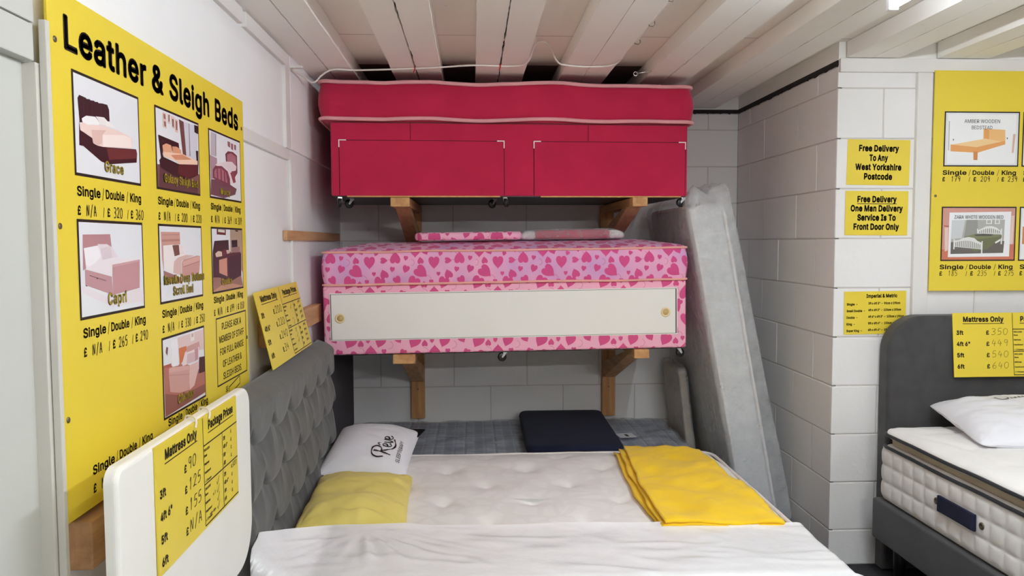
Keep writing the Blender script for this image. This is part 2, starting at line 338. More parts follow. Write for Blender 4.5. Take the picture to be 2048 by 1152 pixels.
 '4': (106.9, ['ƉƙƉƥƺǸǉǸƚƧǡƦǡƙ', 'ǂƀǂƝǂƢǂǋǑǋǑƀ']),
 '5': (106.9, ['ƴžƪſơƃƙƈƔƎƐƖƎƟƝƟƞƚơƕƩƎƴƌƻƍǁƏǆƓǊƙǍƟǍƦǌƮǊƴǆƺǁƾƻǀƳǁƨƿƞƺƐƼƗǸǖǸǖǫƤǫƠǇƪǍƶǏƾǎǅǌǌǈǑǃǖƽǙƷǜƯǜƦǛƜǗƒǑƊǉƄƿƀ']),
 '6': (106.9, ['ƵžƫƀƢƃƚƊƔƒƐƛƏƦƐƯƓƸƠǐƼǸǌǸƤƾƢƾƧǄƮǈƷǊǂǉǊǆǒǀǗƹǛưǜƥǚƚǗƑǑƉǉƃǀƀ', 'ƵƋƼƌǂƏǆƓǊƘǌƞǍƥǌƬǊƲǆƷǂƻƼƾƵƿƯƾƩƻƤƸơƲƞƬƝƥƞƞơƘƤƓƩƏƯƌ']),
 '7': (106.9, ['ƗƀǌǪƏǫƏǸǜǸǜǪƧƀ']),
 '8': (106.9, ['ƵžƪſƠƃƘƈƑƏƎƗƌƠƍƧƏƮƓƴƘƹƞƼƤƾƜǂƖǉƒǑƑǚƒǢƕǪƛǱƢǵƫǹƵǺƿǹǈǵǐǱǕǪǙǢǚǚǙǑǕǉǏǂǇƿǍƼǓƹǘƴǛƮǞƧǟƠǝƗǙƏǓƈǋƃǁſ', 'ƵƌƽƌǃƎǈƑǌƖǏƛǏơǏƧǌƬǈƱǃƵƼƷƵƷƮƷƨƵƣƱƟƬƜƧƛơƜƛƞƖƢƑƧƎƮƌ', 'ƵǄǁǇǅǊǈǎǋǓǋǙǋǞǉǣǅǧǁǪƵǬƪǪƥǧƢǣƠǞƟǙƠǓƢǎƥǊƪǇ']),
 '9': (106.9, ['ƵǺǀǸǉǵǑǮǗǦǚǝǜǒǛǉǘǀǊƨƯƀƟƀǇƺǈƺǄƴƽưƳƮƩƯƠƲƙƸƔƿƐǈƏǓƐǞƔǧƚǯƢǵƫǸ', 'ƵǭƯǬƩǩƤǥơǠƞǚƞǓƞǌơǆƤǁƩƽƯƺƵƹƼƺǂƽǇǀǊǆǌǌǍǓǌǚǊǠǇǥǂǩƼǬ']),
 '&': (105.6, ['ƮžƣſƚƃƒƈƍƏƉƗƈƟƉƧƋƭƔƷơǂƳǏƸǓƼǘƾǠƽǥƺǩƵǬưǭƨǫƢǦƠǞƢǖƨǍưǃǧƀǖƀƨƷƝǅƕǑƓǗƒǞƓǥƕǬƚǲƠǶƧǸƯǹƸǸƿǶǄǲǉǬǋǦǌǟǊǕǅǍƼǅƤƳƚƩƘƤƗƟƘƙƚƕƝƑƢƎƧƌƮƋƵƌƻƎǇƗǌƝǏƤǒƬǒƵǠƵǠƪǞƢǗƖǑƏǏƋǈƆǀƂƷſ']),
 '/': (58.8, ['ƷǾƑŮƃŮƪǾ']),
 '£': (100.2, ['ƉƊƉƍƏƎƓƑƕƖƖƝƔǕƕǟƘǨƝǯƥǵƮǸƸǺǁǹǉǶǐǱǕǫǙǤǛǛǍǙǋǡǇǧǀǫƹǬƲǫƬǩƨǦƥǡƢǕƤƞƢƕƝƏƖƌƎƊ', 'ƉƀƉƍǇƍǌƏǎƔǎƙǛƙǛƕǚƌǖƅǐƁǇƀ', 'ƉƶƉǂǉǂǉƶ']),
 '"': (75.7, ['ƒǋƑǸƠǸƞǋ', 'ƭǋƬǸƻǸƹǋ']),
 '.': (44.3, ['ƖſƒƀƏƂƌƆƌƊƌƎƏƑƒƔƖƔƛƔƞƑƠƎơƊƠƆƞƂƛƀ']),
 '-': (106.9, ['ǏƺǏƬƛƬƛƺ']),
 '+': (106.9, ['ƯƈƯǖƼǖƼƈ', 'ƎƩƎƵǜƵǜƩ']),
}

_tc = {}
def text_mesh(s, bold=0.0, spacing=1.0):
    # bold: stroke fattening as a share of the capital height
    key = (s, round(bold, 4), spacing)
    if key in _tc: return _tc[key]
    v, f = [], []
    x = 0.0
    for ch in s:
        if ch == ' ': x += 0.38*spacing; continue
        adv, cons = GLYPH[ch]
        P = []
        for e in cons:
            q = [Vector((x + (ord(e[i]) - 0x180)/120.0, (ord(e[i+1]) - 0x180)/120.0)) for i in range(0, len(e), 2)]
            P.append((q, sum(q[i-1].x*q[i].y - q[i].x*q[i-1].y for i in range(len(q)))))
        sg = 1 if max(P, key=lambda t: abs(t[1]))[1] > 0 else -1
        fat = [(q, ar*sg > 0) for q, ar in P]
        if bold > 0:      # fatten: a pen line of radius `bold` along every contour
            for q, ar in P:
                for i in range(len(q)):
                    a, b = q[i-1], q[i]; d = (b - a).normalized()*bold; n_ = Vector((-d.y, d.x)); base = len(v)
                    v += [(p.x, p.y) for p in (a - n_ - d*.41, a + n_ - d*.41, b + n_ + d*.41, b - n_ + d*.41)] if (b - a).length > bold*1.5 else [(p.x, p.y) for p in (a - n_, a + n_, b + n_, b - n_)]
                    f.append((base, base+3, base+2, base+1))
                    if (b - a).length <= bold*1.5:
                        base = len(v); v += [(b.x + bold*math.cos(k*math.pi/3), b.y + bold*math.sin(k*math.pi/3)) for k in range(6)]; f.append(tuple(range(base, base+6)))
        def inside(p, q):
            r = False
            for i in range(len(q)):
                a, b = q[i-1], q[i]
                if (a.y > p.y) != (b.y > p.y) and p.x < (b.x-a.x)*(p.y-a.y)/(b.y-a.y) + a.x: r = not r
            return r
        for o, solid in fat:
            if not solid: continue
            loops = [o] + [h for h, sl in fat if not sl and inside(h[0], o)]
            base = len(v)
            for l in loops: v += [(p.x, p.y) for p in l]
            for t in tessellate_polygon([[p.to_3d() for p in l] for l in loops]): f.append(tuple(base + i for i in t))
        x += adv/120.0*spacing + bold*0.9
    x0 = min(a for a, b in v); x1 = max(a for a, b in v)
    k = 1.0 / (1.0 + 2*bold)
    r = ([((a-x0)*k, (b+bold)*k) for a, b in v], f, (x1-x0)*k)
    _tc[key] = r
    return r
def put_text(mb, M, s, u, v, cap, width=None, bold=0.02, w=0.0006, mi=0, align='l', spacing=1.0, squeeze=None):
    # capital height `cap`, baseline at v, starting (or centred / ending) at u, stretched to `width` when given
    vs, fs, tw = text_mesh(s, bold, spacing)
    sx = (width / tw) if width else cap * (squeeze or 1.0)
    full = tw * sx
    u0 = u if align == 'l' else (u - full/2 if align == 'c' else u - full)
    mb.add([(u0 + a*sx, v + b*cap, w) for a, b in vs], fs, M, mi)
    return full

# hand-written figures as pen strokes: unit box 1 wide, 1 high
PEN = {
 '0': [[(.5,1),(.15,.8),(.1,.4),(.3,.05),(.65,.05),(.9,.4),(.85,.8),(.5,1)]],
 '1': [[(.3,.75),(.55,1),(.5,0)]],
 '2': [[(.12,.75),(.35,1),(.7,.95),(.8,.7),(.5,.35),(.1,.03),(.4,.1),(.9,.02)]],
 '3': [[(.15,.92),(.5,1),(.85,.82),(.7,.6),(.4,.53),(.78,.42),(.85,.2),(.5,0),(.1,.08)]],
 '4': [[(.45,1),(.15,.42),(.9,.42)],[(.68,.75),(.62,0)]],
 '5': [[(.85,1),(.3,.97),(.22,.55),(.6,.6),(.85,.38),(.7,.08),(.15,.02)]],
 '6': [[(.7,1),(.3,.7),(.12,.3),(.35,.02),(.75,.08),(.82,.35),(.5,.5),(.18,.3)]],
 '7': [[(.1,.95),(.85,.95),(.4,0)],[(.3,.5),(.75,.5)]],
 '8': [[(.75,.85),(.45,1),(.2,.8),(.5,.55),(.85,.25),(.5,0),(.15,.2),(.5,.52),(.78,.8)]],
 '9': [[(.8,.75),(.5,.5),(.2,.68),(.35,.97),(.75,.95),(.8,.6),(.72,0)]],
 'N': [[(.12,0),(.18,1),(.75,.05),(.85,1)]],
 '/': [[(.2,-.12),(.8,1.1)]],
 'A': [[(.1,0),(.45,1),(.85,0)],[(.22,.38),(.72,.38)]],
 'v': [[(.05,.5),(.3,.1),(.95,1.1)]],
 'x': [[(.1,.1),(.8,.7)],[(.1,.7),(.8,.1)]],
 '~': [[(0,.3),(.2,.7),(.35,.2),(.5,.8),(.65,.2),(.8,.7),(1,.3)]],
}
def put_pen(mb, M, s, u, v, h, wd, pen=0.0022, w=0.0007, mi=0, slant=0.08, gap=1.22):
    for ch in s:
        if ch == ' ': u += wd*0.7; continue
        for st in PEN[ch]:
            pts = [Vector((u + (a + slant*b)*wd, v + b*h)) for a, b in st]
            q = []
            for i in range(len(pts)-1):       # soften the strokes
                p0, p1, p2, p3 = pts[max(i-1,0)], pts[i], pts[i+1], pts[min(i+2,len(pts)-1)]
                for k in range(4):
                    t = k/4
                    q.append(0.5*((2*p1)+(p2-p0)*t+(2*p0-5*p1+4*p2-p3)*t*t+(3*p1-p0-3*p2+p3)*t**3))
            q.append(pts[-1])
            vs, fs = [], []
            for i, p in enumerate(q):
                d = (q[min(i+1,len(q)-1)] - q[max(i-1,0)])
                nrm = Vector((-d.y, d.x)).normalized() * pen/2 if d.length > 1e-9 else Vector((pen/2, 0))
                vs += [(p.x+nrm.x, p.y+nrm.y, w), (p.x-nrm.x, p.y-nrm.y, w)]
            for i in range(len(q)-1): fs.append((2*i, 2*i+1, 2*i+3, 2*i+2))
            mb.add(vs, fs, M, mi)
        u += wd*gap
    return u
def rule(mb, M, u0, v0, u1, v1, th, w=0.0006, mi=0):
    d = Vector((u1-u0, v1-v0)); n = Vector((-d.y, d.x)).normalized()*th/2
    mb.flat([(u0-n.x, v0-n.y), (u1-n.x, v1-n.y), (u1+n.x, v1+n.y), (u0+n.x, v0+n.y)], w, M, mi)
def outline(mb, M, u0, u1, v0, v1, th, w=0.0006, mi=0):
    rule(mb, M, u0-th/2, v0, u1+th/2, v0, th, w, mi); rule(mb, M, u0-th/2, v1, u1+th/2, v1, th, w, mi)
    rule(mb, M, u0, v0, u0, v1, th, w, mi); rule(mb, M, u1, v0, u1, v1, th, w, mi)

# ------------------------------------------------------------------ materials
class N:
    def __init__(self, name):
        self.m = bpy.data.materials.new(name); self.m.use_nodes = True
        self.t = self.m.node_tree; self.n = self.t.nodes
        self.b = self.n['Principled BSDF']; self.o = self.n['Material Output']
    def node(self, typ, **kw):
        q = self.n.new(typ)
        for k, v in kw.items():
            if k.startswith('i_'):
                q.inputs[k[2:].replace('_', ' ')].default_value = v
            else: setattr(q, k, v)
        return q
    def link(self, a, b): self.t.links.new(a, b)
    def math(self, op, a, b=None, c=None, clamp=False):
        q = self.n.new('ShaderNodeMath'); q.operation = op; q.use_clamp = clamp
        for i, x in enumerate((a, b, c)):
            if x is None: continue
            if isinstance(x, (int, float)): q.inputs[i].default_value = x
            else: self.link(x, q.inputs[i])
        return q.outputs[0]
    def mix(self, fac, a, b, blend='MIX'):
        q = self.n.new('ShaderNodeMix'); q.data_type = 'RGBA'; q.blend_type = blend
        for s, x in ((0, fac), (6, a), (7, b)):
            if isinstance(x, (int, float)): q.inputs[s].default_value = x
            elif isinstance(x, tuple): q.inputs[s].default_value = x
            else: self.link(x, q.inputs[s])
        return q.outputs[2]
    def coords(self, kind='Object', scale=(1,1,1), rot=(0,0,0)):
        c = self.node('ShaderNodeTexCoord'); mp = self.node('ShaderNodeMapping')
        mp.inputs['Scale'].default_value = scale; mp.inputs['Rotation'].default_value = rot
        self.link(c.outputs[kind], mp.inputs[0])
        return mp.outputs[0]
    def noise(self, vec, scale, detail=3, rough=0.5):
        q = self.node('ShaderNodeTexNoise'); q.inputs['Scale'].default_value = scale
        q.inputs['Detail'].default_value = detail; q.inputs['Roughness'].default_value = rough
        if vec is not None: self.link(vec, q.inputs['Vector'])
        return q.outputs['Fac']
    def ramp(self, fac, stops):
        q = self.node('ShaderNodeValToRGB'); e = q.color_ramp.elements
        while len(e) < len(stops): e.new(0.5)
        for k, (p, c) in zip(e, stops): k.position = p; k.color = c
        self.link(fac, q.inputs[0])
        return q.outputs[0]
    def bump(self, h, strength=0.3, dist=0.01):
        q = self.node('ShaderNodeBump'); q.inputs['Strength'].default_value = strength; q.inputs['Distance'].default_value = dist
        self.link(h, q.inputs['Height']); self.link(q.outputs[0], self.b.inputs['Normal'])
        return q.outputs[0]
    def base(self, c):
        if isinstance(c, tuple): self.b.inputs['Base Color'].default_value = c
        else: self.link(c, self.b.inputs['Base Color'])
    def set(self, **kw):
        for k, v in kw.items(): self.b.inputs[k.replace('_', ' ')].default_value = v
        return self

def simple(name, rgb, rough=0.6, noise_amt=0.06, nscale=12, bump=0.0, bscale=80, bdist=0.002, sheen=0.0, metal=0.0, spec=0.4, coat=0.0):
    q = N(name)
    v = q.coords('Object')
    c = lin(rgb)
    d = tuple(x*(1-noise_amt*2) for x in c[:3]) + (1,)
    q.base(q.ramp(q.noise(v, nscale, 4), [(0.3, d), (0.7, c)]))
    q.set(Roughness=rough, Metallic=metal)
    q.b.inputs['Specular IOR Level'].default_value = spec
    if sheen: q.b.inputs['Sheen Weight'].default_value = sheen
    if coat: q.b.inputs['Coat Weight'].default_value = coat
    if bump: q.bump(q.noise(v, bscale, 4), bump, bdist)
    return q.m

def fabric(name, rgb, rgb2=None, weave=900, rough=0.9, bump=0.25, soft=6.0, sheen=0.2):
    q = N(name)
    v = q.coords('Object')
    n1 = q.noise(v, soft, 3)
    c = lin(rgb); c2 = lin(rgb2) if rgb2 else tuple(x*0.88 for x in c[:3]) + (1,)
    q.base(q.ramp(n1, [(0.3, c2), (0.7, c)]))
    q.set(Roughness=rough); q.b.inputs['Sheen Weight'].default_value = sheen
    q.b.inputs['Specular IOR Level'].default_value = 0.2
    q.bump(q.noise(v, weave, 2), bump, 0.001)
    return q.m

def paint(name, rgb, dirt=(150,140,130), dirt_amt=0.35, bump=0.35, bscale=60, rough=0.55):
    q = N(name)
    v = q.coords('Object')
    c = lin(rgb)
    big = q.noise(v, 1.7, 5, 0.6)
    col = q.ramp(big, [(0.25, tuple(x*0.93 for x in c[:3])+(1,)), (0.7, c)])
    sp = q.noise(v, 26, 2, 0.5)
    mask = q.ramp(sp, [(0.76, (0,0,0,1)), (0.80, (1,1,1,1))])
    mk = q.math('MULTIPLY', mask, dirt_amt)
    q.base(q.mix(mk, col, lin(dirt)))
    q.set(Roughness=rough); q.b.inputs['Specular IOR Level'].default_value = 0.3
    q.bump(q.noise(v, bscale, 5, 0.6), bump, 0.003)
    return q.m

def wood(name, rgb, rgb2, axis='Y', scale=1.0):
    q = N(name)
    sc = {'Y': (14,1.2,14), 'X': (1.2,14,14), 'Z': (14,14,1.2)}[axis]
    v = q.coords('Object', tuple(s*scale for s in sc))
    n1 = q.noise(v, 2.2, 5, 0.6)
    w = q.math('FRACT', q.math('MULTIPLY', n1, 3.0))
    f = q.math('ADD', q.math('MULTIPLY', w, 0.28), q.math('MULTIPLY', n1, 0.72))
    q.base(q.ramp(f, [(0.2, lin(rgb2)), (0.65, lin(rgb))]))
    q.set(Roughness=0.65); q.b.inputs['Specular IOR Level'].default_value = 0.3
    q.bump(f, 0.15, 0.002)
    return q.m

def film(name, tint=(235,238,242), alpha=0.5, rough=0.18, scale=(3,3,3), bump=0.6, nscale=7.0, white=0.35, streak=False):
    # thin polythene: part clear, part milky, with a glossy crinkled skin
    q = N(name)
    v = q.coords('Object', scale)
    n1 = q.noise(v, nscale, 5, 0.6)
    if streak:
        q2 = q.noise(q.coords('Object', (1, 6, 2)), 5.0, 4, 0.6)
        n1 = q.math('ADD', q.math('MULTIPLY', n1, 0.6), q.math('MULTIPLY', q2, 0.5))
    bp = q.bump(n1, bump, 0.02)
    q.base(lin(tint)); q.set(Roughness=rough)
    q.b.inputs['Specular IOR Level'].default_value = 0.6
    tr = q.node('ShaderNodeBsdfTransparent')
    ms = q.node('ShaderNodeMixShader')
    fac = q.math('ADD', alpha, q.math('MULTIPLY', q.math('SUBTRACT', n1, 0.5), white), clamp=True)
    q.link(fac, ms.inputs[0]); q.link(tr.outputs[0], ms.inputs[1]); q.link(q.b.outputs[0], ms.inputs[2])
    q.link(ms.outputs[0], q.o.inputs['Surface'])
    return q.m

HEARTS = [(50,-38,104,0),(124,-32,66,-24),(315,-50,64,-15),(385,25,80,180),(-20,28,34,10),(90,45,48,170),(192,60,84,0),(300,45,48,-90),
          (240,-5,32,20),(-20,110,54,20),(363,112,38,10),(95,132,94,-50),(225,147,30,0),(300,148,64,160),(35,215,92,28),(115,228,46,180),
          (170,208,34,0),(262,214,82,20),(400,195,60,-30),(190,300,100,180),(290,290,38,0),(60,335,86,-42),(435,300,52,20),(340,352,64,150),(420,385,40,180),(140,380,50,30)]
def heart_fabric(name, base, alt, heart, lilac=0.6):
    q = N(name)
    tx, ty, k = 485*0.000668, 450*0.000668, 0.000668
    uvn = q.node('ShaderNodeTexCoord')
    best = None
    def wrapped(cx, cy):
        s = q.node('ShaderNodeVectorMath', operation='SUBTRACT'); s.inputs[1].default_value = (cx*k, -cy*k, 0)
        q.link(uvn.outputs['UV'], s.inputs[0])
        w = q.node('ShaderNodeVectorMath', operation='WRAP')
        w.inputs[1].default_value = (tx/2, ty/2, 1); w.inputs[2].default_value = (-tx/2, -ty/2, -1)
        q.link(s.outputs[0], w.inputs[0])
        return w.outputs[0]
    for cx, cy, size, rot in HEARTS:
        mp = q.node('ShaderNodeMapping')
        q.link(wrapped(cx, cy), mp.inputs[0])
        sc = 2.0/(size*k)
        mp.inputs['Rotation'].default_value = (0, 0, math.radians(rot)); mp.inputs['Scale'].default_value = (sc, sc, 1)
        sp = q.node('ShaderNodeSeparateXYZ'); q.link(mp.outputs[0], sp.inputs[0])
        ax = q.math('ABSOLUTE', sp.outputs[0])
        yy = q.math('ADD', q.math('MULTIPLY_ADD', q.math('SQRT', ax), -0.72, sp.outputs[1]), 0.30)
        r2 = q.math('ADD', q.math('MULTIPLY', sp.outputs[0], sp.outputs[0]), q.math('MULTIPLY', yy, yy))
        g = q.math('LESS_THAN', r2, 0.95)
        best = g if best is None else q.math('MAXIMUM', best, g)
    swirl = None
    for cx, cy, r, cut in ((235,-60,26,0.3),(340,10,30,-0.4),(20,60,24,0.0),(135,190,34,0.5),(330,240,28,-0.2),(110,290,30,0.2),(250,350,26,0.0)):
        w = wrapped(cx, cy)
        ln = q.node('ShaderNodeVectorMath', operation='LENGTH'); q.link(w, ln.inputs[0])
        d = q.math('ABSOLUTE', q.math('SUBTRACT', ln.outputs['Value'], r*k))
        sp = q.node('ShaderNodeSeparateXYZ'); q.link(w, sp.inputs[0])
        g = q.math('MULTIPLY', q.math('LESS_THAN', d, 0.0011), q.math('GREATER_THAN', q.math('ADD', sp.outputs[0], q.math('MULTIPLY', sp.outputs[1], cut)), 0.0))
        swirl = g if swirl is None else q.math('MAXIMUM', swirl, g)
    v = q.coords('Object')
    n1 = q.noise(v, 5.0, 2)
    bg = q.ramp(n1, [(0.35, lin(base)), (0.65, lin(tuple(base[i]+(alt[i]-base[i])*lilac for i in range(3))))])
    c = q.mix(q.math('MULTIPLY', swirl, 0.55), bg, lin(tuple(int(h*0.75) for h in heart)))
    q.base(q.mix(best, c, lin(heart)))
    q.set(Roughness=0.85); q.b.inputs['Specular IOR Level'].default_value = 0.2; q.b.inputs['Sheen Weight'].default_value = 0.15
    q.bump(q.noise(v, 700, 2), 0.2, 0.001)
    return q.m

def plaid(name):
    q = N(name)
    c = q.node('ShaderNodeTexCoord')
    sp = q.node('ShaderNodeSeparateXYZ'); q.link(c.outputs['UV'], sp.inputs[0])
    def band(s, per, wid, ph):
        f = q.math('FRACT', q.math('ADD', q.math('DIVIDE', s, per), ph))
        return q.math('LESS_THAN', f, wid)
    X, Y = sp.outputs[0], sp.outputs[1]
    col = q.mix(q.math('MULTIPLY', band(X, .17, .42, 0), 0.5), lin((164,170,184)), lin((104,114,140)))
    col = q.mix(q.math('MULTIPLY', band(Y, .17, .42, .2), 0.5), col, lin((100,110,136)))
    col = q.mix(q.math('MULTIPLY', band(X, .17, .07, .3), 0.6), col, lin((80,88,116)))
    col = q.mix(q.math('MULTIPLY', band(Y, .17, .07, .55), 0.6), col, lin((80,88,116)))
    col = q.mix(q.math('MULTIPLY', band(X, .0567, .2, .1), 0.25), col, lin((206,212,224)))
    q.base(col); q.set(Roughness=0.8)
    q.bump(q.noise(q.coords('Object'), 500, 2), 0.2, 0.001)
    return q.m

def damask(name, rgb):
    # white mattress ticking with faint woven leaves
    q = N(name)
    v = q.coords('Object')
    nz = q.node('ShaderNodeTexNoise'); nz.inputs['Scale'].default_value = 5.0; q.link(v, nz.inputs['Vector'])
    mixv = q.node('ShaderNodeMix'); mixv.data_type = 'VECTOR'; mixv.inputs[0].default_value = 0.12
    q.link(v, mixv.inputs[4]); q.link(nz.outputs['Color'], mixv.inputs[5])
    vo = q.node('ShaderNodeTexVoronoi'); vo.inputs['Scale'].default_value = 11.0; vo.feature = 'DISTANCE_TO_EDGE'
    q.link(mixv.outputs[1], vo.inputs['Vector'])
    m = q.ramp(vo.outputs['Distance'], [(0.10, (0,0,0,1)), (0.16, (1,1,1,1))])
    c = lin(rgb)
    q.base(q.mix(m, tuple(x*0.955 for x in c[:3])+(1,), c))
    q.set(Roughness=0.7); q.b.inputs['Sheen Weight'].default_value = 0.1; q.b.inputs['Specular IOR Level'].default_value = 0.3
    q.bump(q.noise(v, 600, 2), 0.12, 0.001)
    return q.m

M = {}
M['paint'] = paint('painted_block', (236,234,233), bump=0.4, bscale=45)
M['board'] = paint('painted_board', (242,242,243), bump=0.12, bscale=30, dirt_amt=0.12)
M['door'] = paint('painted_door', (199,200,194), bump=0.12, bscale=30, dirt_amt=0.12)
M['trimpaint'] = paint('painted_trim', (228,225,222), bump=0.15, bscale=30, dirt_amt=0.15)
M['greytrim'] = paint('painted_post', (208,205,196), bump=0.15, bscale=30, dirt_amt=0.25)
M['joist'] = paint('painted_joist', (249,247,243), bump=0.3, bscale=24, dirt_amt=0.12)
M['deck'] = paint('painted_deck', (244,240,232), bump=0.3, bscale=14, dirt_amt=0.3)
M['void'] = simple('dark_void', (40,37,40), 0.9)
M['seam'] = simple('deck_seam', (150,140,130), 0.9)
M['bare'] = simple('shaded_deck', (112,98,94), 0.9, 0.1)  # deck colour darkened for the shade over the crimson mattress
M['mortar'] = paint('painted_mortar', (206,200,196), bump=0.5, bscale=70)
M['floor'] = simple('grey_floor', (150,148,146), 0.8, 0.2, 60, 0.6, 300, 0.004)
M['carpet'] = simple('charcoal_carpet', (50,50,54), 0.95, 0.2, 60, 0.6, 300, 0.004)
M['yellow'] = simple('yellow_board', (229,204,63), 0.38, 0.015, 3, spec=0.4)
M['ink'] = simple('black_ink', (34,24,14), 0.5, 0.02)
M['pen'] = simple('marker_pen', (44,34,14), 0.5, 0.02)
M['faint'] = simple('faded_pen', (120,108,34), 0.5, 0.02)
M['white_p'] = simple('white_print', (232,232,236), 0.4, 0.01)
M['yel_p'] = simple('yellow_print', (248,214,80), 0.4, 0.01)
M['screw'] = simple('screw_metal', (120,112,96), 0.4, 0.1, metal=0.7)
M['wood'] = wood('pine', (204,158,108), (172,122,78), 'Y')
M['woodz'] = wood('pine_upright', (206,156,104), (170,116,72), 'Z')
M['woodend'] = simple('pine_end', (208,158,98), 0.7, 0.12, 40)
M['woodred'] = wood('stained_pine', (204,160,118), (180,134,96), 'Y')
M['red'] = fabric('crimson_fabric', (190,36,74), (178,32,68), bump=0.3)
M['redpipe'] = fabric('rose_piping', (232,164,170))
M['gap'] = simple('dark_gap', (70,8,26), 0.9)
M['white_pl'] = simple('white_plastic', (238,236,232), 0.35, 0.02)
M['panel'] = simple('white_laminate', (242,240,236), 0.4, 0.01, 4)
M['cream_pl'] = simple('cream_plastic', (240,220,174), 0.4, 0.04)
M['knobhole'] = simple('finger_hole', (206,178,120), 0.6, 0.05)
M['black_pl'] = simple('black_plastic', (24,22,24), 0.4, 0.05)
M['chrome'] = simple('chrome_steel', (210,210,214), 0.22, 0.02, metal=1.0)
M['hearts'] = heart_fabric('heart_fabric', (246,178,212), (214,162,214), (216,84,144), 0.9)
M['hearts2'] = heart_fabric('heart_base_fabric', (248,184,208), (244,176,206), (216,86,140), 0.5)
M['pinkpipe'] = fabric('peach_piping', (246,180,170))
M['grey_v'] = fabric('grey_velvet', (84,84,82), (73,74,72), soft=9, weave=300, sheen=0.25)
M['cream_l'] = simple('cream_leatherette', (243,241,233), 0.42, 0.02, 5, 0.12, 400, 0.0006)
M['dark'] = fabric('charcoal_fabric', (60,54,58), sheen=0.03)
M['navy'] = fabric('navy_fabric', (30,34,56), (25,28,48), bump=0.4, sheen=0.03)
M['plaid'] = plaid('blue_check')
M['damask'] = damask('white_damask', (240,237,235))
M['tape'] = fabric('white_tape', (236,230,226))
M['pillow_y'] = fabric('yellow_cotton', (226,208,118), (216,198,106), bump=0.15, sheen=0.1)
M['pillow_w'] = fabric('white_cotton', (232,232,238), (226,226,232), bump=0.1, sheen=0.1)
M['blanket'] = fabric('golden_fleece', (250,208,42), (244,200,34), bump=0.5, weave=350, sheen=0.15)
M['film'] = film('clear_polythene', alpha=0.34, white=0.35, bump=0.4, nscale=3.5, rough=0.12)
M['film_thin'] = film('shiny_polythene', alpha=0.26, white=0.4, bump=0.9, nscale=14, rough=0.08)
M['film_milk'] = film('milky_polythene', tint=(244,244,246), alpha=0.86, white=0.2, bump=0.22, nscale=2.2, rough=0.17, streak=False)
M['film_blue'] = film('polythene_over_check', alpha=0.30, white=0.5, bump=0.4, nscale=5, rough=0.2)
M['matt_w'] = fabric('white_ticking', (214,216,218), (204,206,208), bump=0.3)
M['matt_b'] = fabric('beige_ticking', (196,180,158), (182,166,146))
M['rh'] = fabric('grey_linen', (70,69,69), (61,60,61), weave=420, bump=0.5, soft=14)
M['rbase'] = fabric('grey_base_linen', (66,66,68), (58,58,60), weave=420, bump=0.4)
M['quilt'] = fabric('white_quilting', (242,240,238), (236,234,232), bump=0.15)
M['blackpipe'] = fabric('black_piping', (26,26,30))
M['beigegap'] = fabric('beige_gusset', (196,184,160))
M['cable'] = simple('white_cable', (232,226,220), 0.4, 0.02)
M['redtie'] = simple('red_tie', (190,30,34), 0.5, 0.05)
M['lampwhite'] = simple('lamp_housing', (240,240,242), 0.4, 0.01)
for _i, _l in enumerate(LAMPS):
    _q = N('glowing_tube'); _q.base((1,1,1,1)); _q.b.inputs['Emission Color'].default_value = _l[4] + (1,); _q.b.inputs['Emission Strength'].default_value = _l[2]
    M['tube%d' % _i] = _q.m

# ------------------------------------------------------------------ the room
XL, XR, YB, YP = -0.83, 1.705, 4.94, 3.575     # left wall, pier side, back wall, pier front
def struct(name, mb, mat, label=None, cat='wall', uv=False, parent=None):
    return mb.build(name, mat, parent, label, cat if parent is None else None, None, 'structure' if parent is None else None, uv)

mb = MB(); mb.box(-1.2, 5.2, -4.2, 1.9, -0.1, 0.0); mb.box(-1.2, 5.2, 1.9, 5.1, -0.1, 0.0, mi=1)
struct('floor', mb, [M['floor'], M['carpet']], 'grey floor of the showroom', 'floor')

def block_wall(name, u0, u1, z1, place, seed, label, first=0.23, zend=None, base_in=0.0):
    # courses of 440 x 215 painted concrete blocks, each bevelled, on a mortar bed; place(u, d, z) -> world
    r = random.Random(seed)
    bm_ = MB(); g = 0.0052
    P = lambda p: place(p.x, p.y, p.z)
    bm_.box(u0 + base_in, u1, 0.0035, 0.12, 0.0, zend or z1, M=P, mi=1)
    zj = [0.0] + [0.173 + 0.2335*i for i in range(0, 12)]
    for i in range(len(zj)-1):
        a, b = zj[i], min(zj[i+1], z1)
        if a >= z1 - 0.01: break
        x = u0 - 0.467 + ((first if i % 2 else first + 0.2335) % 0.467)
        while x < u1:
            x0, x1 = max(x, u0), min(x + 0.467, u1)
            if x1 - x0 > 0.03:
                o = r.uniform(-0.0012, 0.0012)
                l = 0.0 if x0 == u0 else g; rr = 0.0 if x1 == u1 else g
                bm_.box(x0 + l*0.5, x1 - rr*0.5, o, 0.02, a + g*0.5, b - g*0.5, bev=0.0045, M=P)
            x += 0.467
    return struct(name, bm_, [M['paint'], M['mortar']], label)
block_wall('wall_back', XL - 0.1, XR, 2.376, lambda u, d, z: (u, YB + d, z), 3, 'white painted block wall behind the stacked beds', 0.34, 2.378)
block_wall('wall_right', YP + 0.0025, YB, 2.376, lambda u, d, z: (XR + d, u, z), 5, 'side of the block pier beside the leaning mattress', 0.44, 2.378, 0.02)
block_wall('wall_front', XR, 5.2, 2.35, lambda u, d, z: (u, YP + d, z), 8, 'white block wall behind the right-hand bed', 0.22, 2.41, 0.02)
